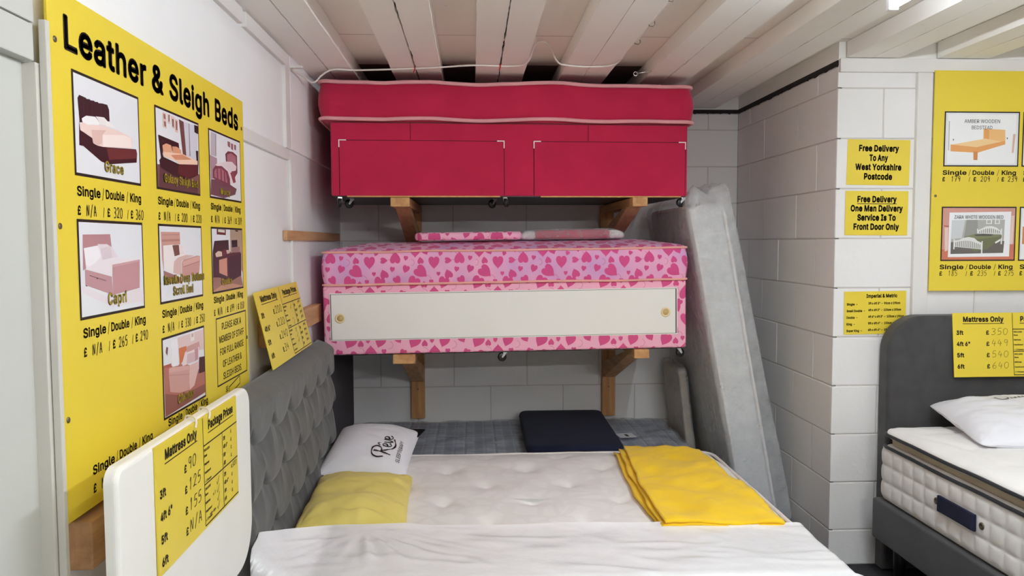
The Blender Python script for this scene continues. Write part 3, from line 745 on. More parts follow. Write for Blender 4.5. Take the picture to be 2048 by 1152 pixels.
# dark ragged strip filling the gap along the wall heads
def ragged(pts_fn, n, seed, h0, h1):
    m = MB(); r = random.Random(seed); vs, fs = [], []
    for i in range(n+1):
        t = i/n
        lo = h0 - abs(fbm(t*14 + seed, 3.1)) * 0.022 - r.uniform(0, 0.004)
        for d, z in ((0, lo), (0, h1), (0.02, h1), (0.02, lo)):
            vs.append(pts_fn(t, d, z))
    for i in range(n):
        for k in range(4):
            l = (k+1) % 4
            fs.append((i*4+k, i*4+l, (i+1)*4+l, (i+1)*4+k))
    fs += [(3,2,1,0), tuple(n*4+k for k in range(4))]
    m.add(vs, fs); return m
struct('trim_1', ragged(lambda t, d, z: (XR - 0.004 + d, YP + 0.003 + (YB-YP)*t, z), 90, 2, 2.384, 2.402), M['void'], 'dark ragged gap at the top of the pier side', 'gap')
struct('trim_2', ragged(lambda t, d, z: (1.0 + (XR-1.0)*t, YB - 0.006 + d, z), 50, 4, 2.384, 2.402), M['void'], 'dark ragged gap at the top of the back wall', 'gap')
m = MB(); m.box(XR + 0.001, XR + 0.12, YP, YB + 0.1, 2.402, 2.49); m.box(-0.95, XR + 0.12, YB + 0.001, YB + 0.1, 2.402, 2.49); m.box(XR + 0.12, 5.2, YP + 0.0, YP + 0.1, 2.35, 2.49)
struct('trim_40', m, M['joist'], 'painted plate filling between wall head and ceiling', 'plate')
m = MB(); m.box(XR + 0.002, 5.2, YP - 0.018, YP + 0.01, 2.345, 2.4085, 0.004)
struct('trim_3', m, M['trimpaint'], 'white painted rail along the top of the front block wall', 'rail')
m = MB(); m.box(2.075, 2.148, YP - 0.022, YP + 0.004, 0.05, 2.344, 0.004)
struct('trim_4', m, M['trimpaint'], 'white painted upright board beside the right-hand sign', 'board')

# left wall: painted boards with cover strips
m = MB(); m.box(XL - 0.1, XL, 1.53, YB + 0.1, 0, 2.5)
m.box(XL - 0.02, XL + 0.012, 3.60, YB, 1.99, 2.41, 0.004)
struct('wall_left', m, M['board'], 'white boarded wall carrying the large yellow sign')
m = MB(); m.box(-1.0, -0.838, -4.2, 1.53, 0, 2.5)
m.box(-0.9, -0.812, -4.2, 1.512, 1.975, 2.41, 0.003); m.box(-0.9, -0.814, -4.2, 1.512, 1.905, 1.973, 0.003)
struct('wall_entrance', m, M['door'], 'white panelling at the near left edge')
m = MB(); m.box(-0.9, -0.8125, 1.512, 1.532, 0, 1.904, 0.002); m.box(-0.811, -0.7965, 1.522, 1.536, 0, 1.985, 0.002)
struct('trim_5', m, M['greytrim'], 'grey-white door post at the near end of the big sign', 'post')
m = MB(); m.box(XL - 0.004, -0.817, 3.505, 3.590, 1.985, 2.405, 0.003)
struct('trim_6', m, M['trimpaint'], 'upright cover strip high on the left wall', 'strip')
m = MB(); m.box(XL - 0.004, -0.815, 2.60, 3.545, 1.934, 1.982, 0.003)
struct('trim_7', m, M['trimpaint'], 'horizontal cover strip to the right of the big sign', 'strip')
m = MB(); m.tube([(-0.824, 3.575, z/20*1.93 + 0.03) for z in range(21)], 0.011, 8)
struct('trim_8', m, M['trimpaint'], 'rounded upright strip below the cover strips', 'strip')
m = MB(); m.box(XL - 0.002, -0.812, 2.0, 2.86, 2.345, 2.40, 0.003); m.box(XL - 0.002, -0.812, 2.90, 3.50, 2.345, 2.40, 0.003)
struct('trim_9', m, M['trimpaint'], 'strip below the ceiling along the left wall', 'strip')

# ceiling: doubled joists below a painted deck
m = MB(); m.box(-1.2, 5.2, -4.2, 5.1, ZC + 0.075, ZC + 0.14)
m.box(-1.2, 1.0, 4.10, 5.1, ZC + 0.074, ZC + 0.14, mi=1)  # dark strip: shade of the cavity above the mattress, put into the colour
for k, yy in enumerate((0.7, 1.9, 3.52)):
    m.box(-1.1, 5.1, yy, yy + 0.0012, ZC + 0.0742, ZC + 0.0755, mi=2)
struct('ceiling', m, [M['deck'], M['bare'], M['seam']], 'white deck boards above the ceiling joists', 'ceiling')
JO = [(-0.84, -0.70, -0.583), (-0.392, -0.272, -0.149), (0.022, 0.140, 0.265), (0.455, 0.575, 0.694), (0.898, 1.017, 1.138), (1.302, 1.432, 1.552),
      (1.735, 1.855, 1.985), (2.165, 2.285, 2.41), (2.60, 2.72, 2.84), (3.03, 3.15, 3.27), (3.46, 3.58, 3.70), (3.89, 4.01, 4.13), (4.32, 4.44, 4.56), (4.75, 4.87, 4.99)]
for k, (a, c, b) in enumerate(JO):
    m = MB()
    yend = YB if a < XR else YP - 0.02
    n = 260 if k < 7 else 40
    for side in (0, 1):
        vs, fs = [], []
        for i in range(n+1):
            y = -4.1 + (yend + 4.1)*i/n
            g = (0.0036 if k < 4 else 0.0034) + 0.0042*fbm(y*9 + k*5.3, side*3.0) + 0.0035*fbm(y*34, k*2.0 + side)
            if fbm(y*1.6 + k*11, 7.7) < (0.04 if k in (1, 2) else 0.07): g = 0.0025 + 0.002*fbm(y*30, k) if k in (0, 1, 2) else min(g, 0.0012 + 0.0016*fbm(y*25, k))
            g = max(g, 0.0003)
            e = 0.0025*fbm(y*5, k + side*2.2) 
            if side == 0: xa, xb = a + e, c - g
            else: xa, xb = c + g, b + e
            for x, z in ((xa, ZC), (xb, ZC), (xb, ZC + 0.0728), (xa, ZC + 0.0728)): vs.append((x, y, z))
        for i in range(n):
            for q in range(4):
                l = (q+1) % 4
                fs.append((i*4+q, (i+1)*4+q, (i+1)*4+l, i*4+l))
        fs += [(0,1,2,3), tuple(n*4+q for q in (3,2,1,0))]
        m.add(vs, fs, mi=0)
    m.box(c - 0.012, c + 0.012, -4.0, yend - 0.01, ZC + 0.02, ZC + 0.07, mi=1)
    struct('trim_%d' % (10 + k), m, [M['joist'], M['void']], ['white doubled ceiling joist touching the left wall', 'white doubled ceiling joist, first one out from the left wall', 'white doubled ceiling joist above the middle of the crimson mattress',
        'white doubled ceiling joist running under the cable hooks', 'white doubled ceiling joist over the right end of the crimson mattress', 'white doubled ceiling joist that carries the lit tube',
        'white doubled ceiling joist meeting the pier corner'][k] if k < 7 else 'white doubled ceiling joist over the right-hand bed area', 'joist')['group'] = 'ceiling joists'
# the unseen rest of the shop
m = MB(); m.box(-1.2, 5.2, -4.3, -4.2, 0, 2.5); struct('wall_rear', m, M['board'], 'white wall at the shop front behind the viewer')
m = MB(); m.box(5.1, 5.2, -4.2, 3.6, 0, 2.5); struct('wall_far', m, M['board'], 'white wall at the far right of the shop')

# timber battens on the left wall
def batten(y0, y1, z0, z1, th, label, screws=()):
    t = MB(); t.box(XL + 0.001, XL + th, y0, y1, z0, z1, 0.003, mi=0)
    o = t.build('timber_batten', [M['woodred']], None, label, 'batten', 'timber battens on the left wall', loc=(XL, y0, z0))
    for y, z in screws:
        s = MB(); s.lathe([(0.0045, 0), (0.0045, 0.0012), (0.002, 0.0016)], 10, M=T(XL + th, y, z) @ Rot(90, 'Y'))
        s.build('screw', M['screw'], o)
    return o
batten(1.592, 3.0, 0.897, 0.998, 0.05, 'thick pine batten under the bottom edge of the big yellow sign', ((1.655, 0.975), (1.66, 0.948), (1.67, 0.918)))
batten(3.02, 4.05, 1.160, 1.250, 0.045, 'pine batten behind the tilted price board')
batten(3.445, 4.80, 1.575, 1.62, 0.02, 'thin stained batten level with the pink heart mattress')

# ceiling light fittings
for i, (x, y, p, ax, c, _n) in enumerate(LAMPS):
    lab = ['lit fluorescent batten at the top right of the picture', 'fluorescent batten behind the viewer on the right', 'unseen fluorescent batten over the right-hand bed area', 'added unseen fluorescent batten overhead, fill light for the pier side'][i]
    root = empty('fluorescent_light', (x, y, ZC), lab, 'ceiling light', 'fluorescent battens')
    A = T(x, y, ZC) @ (Rot(0, 'Z') if ax == 'y' else Rot(90, 'Z'))
    t = MB(); t.box(-0.03, 0.03, -0.62, 0.62, -0.05, -0.0005, 0.006, M=A); t.build('housing', M['lampwhite'], root)
    t = MB(); t.tube([(0, -0.59, -0.08), (0, 0.59, -0.08)], 0.014, 14, M=A); t.build('tube', M['tube%d' % i], root)
    for s in (-1, 1):
        t = MB(); t.box(-0.016, 0.016, s*0.605 - 0.012, s*0.605 + 0.012, -0.098, -0.045, 0.004, M=A); t.build('tube_holder', M['lampwhite'], root)

# cable slung under the joists, with hooks
def smooth_path(P, k=6):
    P = [Vector(p) for p in P]; q = []
    for i in range(len(P)-1):
        p0, p1, p2, p3 = P[max(i-1,0)], P[i], P[i+1], P[min(i+2,len(P)-1)]
        for j in range(k):
            t = j/k
            q.append(0.5*((2*p1)+(p2-p0)*t+(2*p0-5*p1+4*p2-p3)*t*t+(3*p1-p0-3*p2+p3)*t**3))
    q.append(P[-1]); return q
zc = ZC - 0.008
cab = empty('ceiling_cable', (0.0, 3.75, zc), 'white cable looped under the joists from the left wall', 'cable')
t = MB(); t.tube(smooth_path([(-0.812, 3.60, 2.345), (-0.79, 3.72, 2.345), (-0.76, 3.83, 2.335), (-0.72, 3.845, 2.375), (-0.66, 3.83, 2.398), (-0.54, 3.86, zc), (-0.2, 3.80, zc), (0.0, 3.74, zc), (0.2, 3.75, zc), (0.262, 3.68, zc+.002), (0.29, 3.50, 2.445), (0.34, 3.50, 2.445), (0.40, 3.66, zc+.004), (0.45, 3.72, zc), (0.57, 3.75, zc), (0.68, 3.69, zc),
    (0.705, 3.50, 2.43), (0.712, 3.38, 2.425), (0.71, 3.10, 2.425), (0.706, 2.70, 2.428), (0.704, 1.6, 2.43)]), 0.0042, 7)
t.build('cable_run', M['cable'], cab)
for x, y in ((0.722, 3.38), (0.72, 3.10), (0.716, 2.78)):
    t = MB(); t.tube([(x - 0.022, y, 2.432), (x - 0.012, y, 2.418), (x, y, 2.416), (x + 0.01, y, 2.424), (x + 0.008, y, 2.436)], 0.0022, 6); t.build('cable_hook', M['screw'], cab)
for x, y in ((-0.275, 3.815), (0.135, 3.745)):
    t = MB(); t.tube([(x, y, zc + 0.006), (x + 0.004, y - 0.006, zc - 0.002), (x - 0.003, y - 0.004, zc - 0.02)], 0.003, 6); t.build('tie', M['redtie'], cab, 'red tie')
t = MB(); t.box(-0.828, -0.760, 3.59, 3.615, 2.352, 2.362, 0.002); t.build('cable_bracket', M['trimpaint'], cab)
t = MB(); t.tube([(0.817 + 0.010*math.cos(a*math.pi/6), 3.88, 2.398 + 0.010*math.sin(a*math.pi/6)) for a in range(12)], 0.0025, 6, True)
t.tube([(0.826, 3.88, 2.400), (0.850, 3.88, 2.404), (0.900, 3.88, 2.412)], 0.0025, 6)
t.build('screw_eye', M['chrome'], None, 'metal screw eye in the joist above the crimson mattress', 'hook', loc=(0.817, 3.88, 2.398))

# ------------------------------------------------------------------ beds stacked on the back wall
def corner_L(mb, x, z, s, L=0.038, th=0.005, M_=None):
    mb.box(min(x, x + s*L), max(x, x + s*L), -0.0025, 0.0, z - th, z, M=M_); mb.box(min(x, x + s*th), max(x, x + s*th), -0.0025, 0.0, z - L, z, M=M_)
def add_castor(parent, x, y, ztop, Mt, turn):
    A = Mt @ T(x, y, ztop) @ Rot(turn, 'Z')
    f = MB(); f.box(-0.011, 0.011, -0.012, 0.012, -0.012, 0.0, 0.002, M=A)
    for s in (-1, 1):
        f.prism([(-0.010, -0.008), (0.010, -0.008), (0.020, -0.030), (0.015, -0.036), (0.006, -0.028)], s*0.0105 - 0.0012, s*0.0105 + 0.0012, M=A @ Matrix(((0,0,1,0),(1,0,0,0),(0,1,0,0),(0,0,0,1))))
    o = f.build('castor', M['chrome'], parent)
    w = MB(); w.lathe([(0.006, -0.0085), (0.021, -0.0085), (0.0235, -0.005), (0.0235, 0.005), (0.021, 0.0085), (0.006, 0.0085)], 18, M=A @ T(0, 0.013, -0.031) @ Rot(90, 'Y'))
    w.build('wheel', M['black_pl'], o)
    return o
def wavy(seed, amp, f=3.0):
    return lambda p: amp*fbm(p.x*f + seed, p.y*f*0.7, seed*1.7)

# crimson mattress and base
RY = Rot(2.2, 'Z')
RC = (0.190, 4.39)
A = T(RC[0], RC[1], 0) @ RY
zb, zm = 1.797, 2.160
base = empty('divan_base', (RC[0], RC[1], zb), 'crimson two-drawer divan base on the upper brackets', 'divan bed base')
t = MB(); t.slab(1.815, 0.88, 0.012, full_prof(zm - zb, 0.008, 0.44, mid=3), 4, 3, M=A @ T(0, 0, zb)); 
t.build('base_body', M['red'], base)
t = MB(); t.box(-0.900, 0.900, -0.432, 0.432, zb - 0.004, zb + 0.002, M=A); t.build('underside_shade', M['black_pl'], base, 'black sheet as shade under the base')  # black sheet paints the shade below the crimson base
fy = -0.44
for x0, x1 in ((-0.865, -0.045), (0.108, 0.893)):
    t = MB(); t.box(x0 - 0.0022, x1 + 0.0022, fy - 0.0008, fy + 0.01, zb + 0.004, 2.0735, M=A)
    dr = t.build('drawer', M['gap'], base)
    t = MB(); t.box(x0 + 0.0012, x1 - 0.0012, fy - 0.0035, fy + 0.004, zb + 0.001, 2.0705, 0.0012, M=A); t.build('drawer_front', M['red'], dr)
    t = MB(); t.box(x0 + 0.035, x1 - 0.02, fy - 0.002, fy + 0.012, zb - 0.006, zb + 0.001, M=A); t.build('drawer_edge', M['woodend'], dr, 'bare wooden lower edge')
    for x, s in ((x0 - 0.003, 1), (x1 + 0.003, -1)):
        t = MB(); corner_L(t, x, 2.075, s, M_=A @ T(0, fy - 0.0035, 0)); t.build('corner_trim', M['white_pl'], dr, 'white plastic corner trim')
for sx in (-0.515, 0.385):
    t = MB(); t.box(sx, sx + 0.0025, fy - 0.001, fy + 0.004, 2.076, 2.158, M=A); t.build('cover_seam', M['gap'], base)
for x, y, tr in ((-0.87, -0.41, 15), (-0.035, -0.41, -20), (0.893, -0.41, 100), (-0.83, -0.26, 120), (-0.085, -0.26, 130), (0.70, -0.26, 90)):
    add_castor(base, x, y, zb, A, tr)
matt = empty('mattress', (RC[0], RC[1], zm), 'crimson mattress with rose piping on the top bed', 'mattress')
mt = 0.205
wv = wavy(3.0, 0.006, 2.0)
B_ = T(RC[0] - 0.012, RC[1], zm + 0.003) @ RY
def redfn(p):
    q = Vector(p); f = min(q.z/0.03, 1.0)
    q.z += (0.010*fbm(q.x*2.2, 1.0, 4.0)) * f + 0.004*math.sin(q.x*9)*f*(1 - q.z/0.25)
    q.x -= 0.010*(q.z/mt - 0.5) * (1 if q.x > 0 else 0); q.y += wv(p)*0.7
    return q
t = MB(); t.slab(1.895, 0.90, 0.06, full_prof(mt, 0.035, 0.45, bulge=0.012, rings=3, mid=6), 40, 5, M=B_, fn=redfn); t.build('mattress_body', M['red'], matt)
for z in (0.014, mt - 0.012):
    ring = [redfn(Vector(p)) + Vector((0, 0, 0.003*math.sin(p[0]*12))) for p in rr_path(1.899, 0.904, 0.06, z)]
    t = MB(); t.tube(ring, 0.0095, 8, True, M=B_); t.build('piping', M['redpipe'], matt, 'rose pink piping')

# pink heart mattress and base, resting a little lower at the left
PC = (0.176, 4.385)
PA = T(PC[0], PC[1], 1.003) @ Rot(-0.62, 'Y')
pb = empty('divan_base', (PC[0], PC[1], 1.003), 'pink heart-patterned divan base with white sliding doors', 'divan bed base')
t = MB(); t.slab(1.862, 0.87, 0.016, full_prof(0.353, 0.012, 0.43, mid=3), 4, 3, M=PA); t.build('base_body', M['hearts2'], pb, uv=True)
t = MB(); t.box(-0.92, 0.92, -0.425, 0.425, -0.004, 0.002, M=PA); t.build('underside_shade', M['black_pl'], pb, 'black sheet as shade under the base')  # same black sheet, painted shade below the pink base
fy = -0.435
t = MB(); t.box(-0.897, 0.882, fy - 0.0035, fy + 0.003, 0.072, 0.315, M=PA); fr = t.build('door_frame', M['white_pl'], pb)
t = MB(); t.box(-0.8925, 0.8775, fy - 0.0042, fy - 0.001, 0.0775, 0.3095, M=PA); t.build('door_opening', M['void'], fr)
for x0, x1, yo, kx in ((-0.8885, 0.016, 0.0, -0.845), (-0.02, 0.872, 0.004, 0.82)):
    t = MB(); t.box(x0, x1, fy - 0.010 + yo, fy - 0.0045 + yo, 0.079, 0.308, 0.001, M=PA); d = t.build('sliding_door', M['panel'], pb)
    t = MB(); t.lathe([(0.025, 0), (0.025, 0.003), (0.0215, 0.0045), (0.0165, 0.0040), (0.0155, 0.001)], 24, M=PA @ T(kx, fy - 0.010 + yo, 0.188) @ Rot(90, 'X'))
    kn = t.build('finger_pull', M['cream_pl'], d, 'cream plastic finger pull')
    t = MB(); t.lathe([(0.0155, 0), (0.0155, 0.0016)], 20, M=PA @ T(kx, fy - 0.010 + yo, 0.188) @ Rot(90, 'X')); t.build('pull_hollow', M['knobhole'], kn)
for x, tr in ((-0.015, 110), (0.895, -70)): add_castor(pb, x, -0.40, 0.0, PA, tr)
pm = empty('mattress', (PC[0], PC[1], 1.36), 'pink heart-patterned mattress with peach piping', 'mattress')
PMt = PA @ T(0.003, 0, 0.353)
def pinkfn(p):
    q = Vector(p); f = min(q.z/0.03, 1.0)
    q.z += 0.005*fbm(q.x*2.0 + 9, q.y*2, 4.0)*f
    e = min(0.93 - abs(q.x), 0.44 - abs(q.y))
    if q.z > 0.16: q.z += 0.045*min(max(e, 0)/0.22, 1.0)**0.7
    q.y += 0.003*fbm(q.x*4, q.z*6)
    return q
t = MB(); t.slab(1.862, 0.88, 0.035, full_prof(0.170, 0.010, 0.44, bulge=0.010, rings=10, mid=6), 30, 4, M=PMt, fn=pinkfn); t.build('mattress_body', M['hearts'], pm, uv=True)
for z in (0.004, 0.168):
    ring = [Vector(p) + Vector((0, 0.003*fbm(p[0]*4, z*6), 0.004*fbm(p[0]*3, p[1]*3 + 5, z*20))) for p in rr_path(1.868, 0.886, 0.035, z)]
    t = MB(); t.tube(ring, 0.0058, 8, True, M=PMt); t.build('piping', M['pinkpipe'], pm, 'peach piping')

# things lying on the pink mattress
zt = 1.575
hb = empty('headboard', (-0.04, 4.22, zt), 'small pink heart-patterned headboard lying on the pink mattress', 'headboard')
t = MB(); t.slab(0.56, 0.40, 0.05, full_prof(0.042, 0.016, 0.20, rings=3), 8, 4, M=T(-0.02, 4.235, zt) @ Rot(-0.6, 'Y')); t.build('padded_panel', M['hearts2'], hb, uv=True)
pk = empty('wrapped_headboard', (0.53, 4.20, zt), 'rolled pink and cream item in shiny clear wrap on the pink mattress', 'package')
A = T(0.535, 4.20, zt + 0.006) @ Rot(-0.6, 'Y')
t = MB(); t.slab(0.40, 0.22, 0.02, full_prof(0.048, 0.02, 0.11, rings=3), 8, 4, M=A @ T(-0.005, 0, 0)); t.build('pink_sleeve', M['red'], pk)
for s in (-1, 1):
    t = MB(); t.slab(0.085, 0.21, 0.02, full_prof(0.044, 0.018, 0.04, rings=2), 4, 4, M=A @ T(s*0.235 - 0.005, 0, 0), fn=lambda p: Vector((p.x, p.y, p.z*(1 - 0.3*max(0, s*p.x/0.0425))))); t.build('padded_end', M['tape'], pk, 'cream padded end')
t = MB(); t.slab(0.58, 0.25, 0.05, full_prof(0.058, 0.024, 0.125, rings=6), 40, 5, M=A @ T(-0.01, 0, -0.004), fn=lambda p: Vector((p.x, p.y + 0.006*fbm(p.x*30, p.z*60), p.z*(1 - 0.35*max(0, abs(p.x)/0.29 - 0.75)/0.25) + 0.004*fbm(p.x*22, p.y*12, 3)*(p.z/0.06)))); t.build('clear_wrap', M['film_thin'], pk)

# timber brackets fixed to the back wall
def bracket(x, ztop, zfoot, label, yfront, w, drop):
    r = empty('timber_bracket', (x, YB - 0.002, zfoot), label, 'shelf bracket', 'timber brackets under the stacked beds')
    h = w/2
    t = MB(); t.box(x - h, x + h, yfront, YB - 0.048, ztop - 0.046, ztop, 0.004, mi=0); a = t.build('arm', M['wood'], r)
    t = MB(); t.box(x - 0.042, x + 0.042, YB - 0.046, YB - 0.003, zfoot, ztop, 0.003); t.build('upright', M['woodz'], r)
    zl = ztop - drop
    t = MB(); t.prism([(yfront + 0.16, ztop - 0.047), (yfront + 0.27, ztop - 0.047), (YB - 0.047, zl + 0.10), (YB - 0.047, zl), (YB - 0.055, zl)], x - 0.038, x + 0.038, M=Matrix(((0,0,1,0),(1,0,0,0),(0,1,0,0),(0,0,0,1)))); t.build('brace', M['woodred'], r)
    t = MB(); t.lathe([(0.005, 0), (0.005, 0.0012), (0.002, 0.0016)], 10, M=T(x, YB - 0.046, zfoot + 0.19) @ Rot(90, 'X')); t.build('screw', M['screw'], r)
bracket(-0.362, 1.790, 1.35, 'upper left pine bracket under the crimson divan base', 3.93, 0.095, 0.27)
bracket(0.855, 1.790, 1.35, 'upper right pine bracket under the crimson divan base', 3.93, 0.078, 0.27)
bracket(-0.352, 0.994, 0.445, 'lower left pine bracket under the pink divan base', 3.93, 0.112, 0.31)
bracket(0.868, 1.008, 0.445, 'lower right pine bracket under the pink divan base', 3.93, 0.078, 0.31)

# ------------------------------------------------------------------ blue check mattress on the bottom, against the back wall
bb = empty('divan_base', (0.24, 4.45, 0), 'low grey divan base hidden under the blue check mattress', 'divan bed base')
t = MB(); t.slab(1.88, 0.86, 0.02, full_prof(0.165, 0.01, 0.43, mid=3), 4, 3, M=T(0.25, 4.46, 0.035)); t.build('base_body', M['rbase'], bb)
for sx in (-1, 1):
    for sy in (-1, 1):
        t = MB(); t.lathe([(0.022, 0), (0.026, 0.036)], 12, M=T(0.25 + sx*0.85, 4.46 + sy*0.36, 0)); t.build('foot', M['black_pl'], bb)
bm_ = empty('mattress', (0.25, 4.46, 0.20), 'blue check mattress in clear polythene at the foot of the back wall', 'mattress')
def bluefn(p):
    q = Vector(p); f = min(q.z/0.05, 1)
    q.z += (0.008*fbm(q.x*4, q.y*4, 2.2) + 0.006*math.sin(q.x*22)*math.sin(q.y*22)*(1 if q.z > 0.2 else 0))*f
    return q
BT = T(0.255, 4.465, 0.20)
t = MB(); t.slab(1.91, 0.90, 0.06, full_prof(0.222, 0.03, 0.45, bulge=0.01, rings=22, mid=5), 50, 5, M=BT, fn=bluefn); t.build('mattress_body', M['plaid'], bm_, uv=True)
def bwrap(p):
    q = bluefn(p); q.z += 0.006 + 0.006*fbm(q.x*9, q.y*14, 6.1); q.x *= 1.005; q.y *= 1.006; return q
t = MB(); t.slab(1.925, 0.91, 0.06, full_prof(0.224, 0.03, 0.455, bulge=0.014, rings=22, mid=5), 50, 5, M=BT @ T(0, 0, -0.001), fn=bwrap); t.build('polythene_wrap', M['film_blue'], bm_, 'clear polythene wrap')
t = MB(); t.box(-0.05, 0.05, -0.05, 0.05, 0, 0.001, M=T(0.885, 4.42, 0.436) @ Rot(8, 'Z')); lb = t.build('paper_label', M['white_p'], bm_, 'white paper label')
t = MB(); t.box(-0.006, 0.012, -0.03, 0.02, 0.0011, 0.0016, M=T(0.885, 4.42, 0.436) @ Rot(8, 'Z')); t.build('label_mark', M['ink'], lb)

nv = empty('headboard', (0.54, 4.42, 0.44), 'navy blue headboard lying flat on the blue check mattress', 'headboard')
t = MB(); t.slab(0.52, 0.84, 0.055, full_prof(0.05, 0.018, 0.26, rings=4, bulge=0.003), 8, 8, M=T(0.542, 4.425, 0.445) @ Rot(-0.6, 'Z') @ Rot(0.8, 'X')); t.build('padded_panel', M['navy'], nv)

# dark headboard on edge along the left wall behind the grey one
dk = empty('headboard', (-0.76, 4.35, 0.43), 'charcoal headboard standing on the blue check mattress against the left wall', 'headboard')
t = MB(); t.slab(0.88, 0.54, 0.03, full_prof(0.055, 0.015, 0.27, rings=3), 6, 4, M=Matrix(((0,0,1,-0.79),(1,0,0,4.33),(0,1,0,0.712),(0,0,0,1))) @ Rot(0, 'X')); t.build('padded_panel', M['dark'], dk)

# two wrapped mattresses leaning on the right
lm = empty('mattress', (1.5, 4.42, 0), 'tall white mattress in clear polythene leaning beside the block pier', 'mattress')
LA = T(1.445, 3.98, 0.0) @ Rot(-10.6, 'Y')
MT = LA @ Matrix(((0,0,1,0),(1,0,0,0.44),(0,1,0,0.90),(0,0,0,1)))   # slab: w along depth, d up, t across
t = MB(); t.slab(0.88, 1.73, 0.06, full_prof(0.185, 0.02, 0.44, bulge=0.008, rings=4, mid=6), 30, 5, M=MT, fn=lambda p: Vector((p.x, p.y, p.z + 0.004*fbm(p.x*6, p.y*6, 2)))); t.build('mattress_body', M['matt_w'], lm)
for z in (0.008, 0.177):
    ring = []
    for k in range(140):
        a = 2*math.pi*k/140; ca, sa = math.cos(a), math.sin(a); e = 0.14
        ring.append((0.446*abs(ca)**e*(1 if ca > 0 else -1), 0.869*abs(sa)**(e*0.6)*(1 if sa > 0 else -1), z))
    t = MB(); t.tube(ring, 0.0085, 8, True, M=MT); t.build('piping', M['tape'], lm, 'white tape edge')
q_ = MB()
for k in range(24):
    zz = -0.80 + 1.6*k/23
    q_.tube([(-0.4425, zz, 0.022), (-0.4465 , zz + 0.003, 0.09), (-0.4425, zz, 0.165)], 0.0022, 5, M=MT)
q_.build('border_stitching', M['tape'], lm)
def wrapfn(p):
    q = Vector(p)
    top = max(0, q.y - 0.55)/0.4
    q.z = 0.0925 + (q.z - 0.0925)*(1.10 + 0.28*max(0, min(1, (0.9 - q.y)/1.6))*(1 if q.z > 0.09 else 0.0))
    q.y += 0.03*top*(1 + 1.6*fbm(q.x*4, q.z*9, 1.0)) - 0.055*top*max(0, 1 - q.z/0.06)
    n = 0.004*fbm(q.x*3, q.y*1.6, q.z*4) 
    q.x += n - 0.008; q.z += 0.005*fbm(q.x*3 + 3, q.y*1.8, 7.7)
    if q.y > 0.86: q.y += 0.035*max(0, 1 - abs(q.z - 0.05)/0.06)*max(0, -q.x/0.4)
    return q
t = MB(); t.slab(0.925, 1.80, 0.06, full_prof(0.225, 0.02, 0.462, bulge=0.008, rings=5, mid=8), 60, 6, M=MT @ T(-0.004, 0.014, -0.018), fn=wrapfn); t.build('polythene_wrap', M['film'], lm, 'crinkled clear polythene wrap')
sh = empty('headboard', (1.32, 4.68, 0), 'short beige padded headboard in polythene wedged behind the tall leaning mattress', 'headboard')
HT = T(1.302, 4.46, 0.0) @ Rot(-7.0, 'Y') @ Matrix(((0,0,1,0),(1,0,0,0.20),(0,1,0,0.41),(0,0,0,1)))
t = MB(); t.slab(0.40, 0.80, 0.03, full_prof(0.045, 0.014, 0.20, rings=3), 8, 5, M=HT); t.build('padded_panel', M['matt_b'], sh)
t = MB(); t.slab(0.42, 0.83, 0.03, full_prof(0.058, 0.016, 0.21, rings=4), 30, 5, M=HT @ T(0, 0.008, -0.006), fn=lambda p: Vector((p.x + 0.005*fbm(p.y*9, p.z*9), p.y + 0.006*fbm(p.x*12, 3), p.z + 0.005*fbm(p.x*8, p.y*7, 2)))); t.build('polythene_wrap', M['film'], sh, 'clear polythene wrap')

# ------------------------------------------------------------------ the large bed in the middle
kb = empty('divan_base', (0.27, 3.1, 0), 'grey divan base under the large white mattress', 'divan bed base')
t = MB(); t.slab(1.83, 1.47, 0.02, full_prof(0.21, 0.01, 0.7, mid=3), 4, 3, M=T(0.27, 3.11, 0.04)); t.build('base_body', M['rbase'], kb)
for sx in (-1, 1):
    for sy in (-1, 1):
        t = MB(); t.lathe([(0.024, 0), (0.028, 0.041)], 12, M=T(0.27 + sx*0.82, 3.11 + sy*0.64, 0)); t.build('foot', M['black_pl'], kb)
km = empty('mattress', (0.27, 3.11, 0.25), 'large white damask mattress with tufted top in front of the shelves', 'mattress')
KC = (0.272, 3.110)
TUFT = [(x + (0.18 if j % 2 else 0), y) for j, y in enumerate((2.43, 2.86, 3.10, 3.36, 3.535, 3.74)) for x in (-0.484, -0.124, 0.236, 0.596, 0.956)]
TUFT = [(-0.484 + 0.36*i + (0.003 if j % 2 else 0.18), 2.42 + 0.2225*j) for j in range(7) for i in range(5)]
def kingfn(p):
    q = Vector(p); f = min(max(q.z/0.2, 0), 1)
    X, Y = q.x + KC[0], q.y + KC[1]
    e = min(0.93 - abs(q.x), 0.755 - abs(q.y))
    if q.z > 0.20:
        up = 0.026*min(max(e, 0)/0.16, 1)**0.8
        d = 0
        for tx, ty in TUFT:
            r2 = (tx - X)**2 + (ty - Y)**2
            if r2 < 0.09: d += 0.030*math.exp(-math.sqrt(r2)/0.050)
        q.z += up - d + 0.003*fbm(X*5, Y*5, 1.0)
    q.z += 0.004*fbm(X*3, Y*3, 8.0)*f
    return q
t = MB(); t.slab(1.866, 1.51, 0.10, full_prof(0.243, 0.025, 0.755, bulge=0.012, rings=60, mid=5), 80, 8, M=T(KC[0], KC[1], 0.25), fn=kingfn); t.build('mattress_body', M['damask'], km)
for z in (0.012, 0.240):
    t = MB(); t.tube([Vector(p) + Vector((0, 0, 0.004*fbm(p[0]*4, p[1]*4, z*30))) for p in rr_path(1.868, 1.512, 0.10, z)], 0.0075, 8, True, M=T(KC[0], KC[1], 0.25)); t.build('piping', M['tape'], km, 'white tape edge')
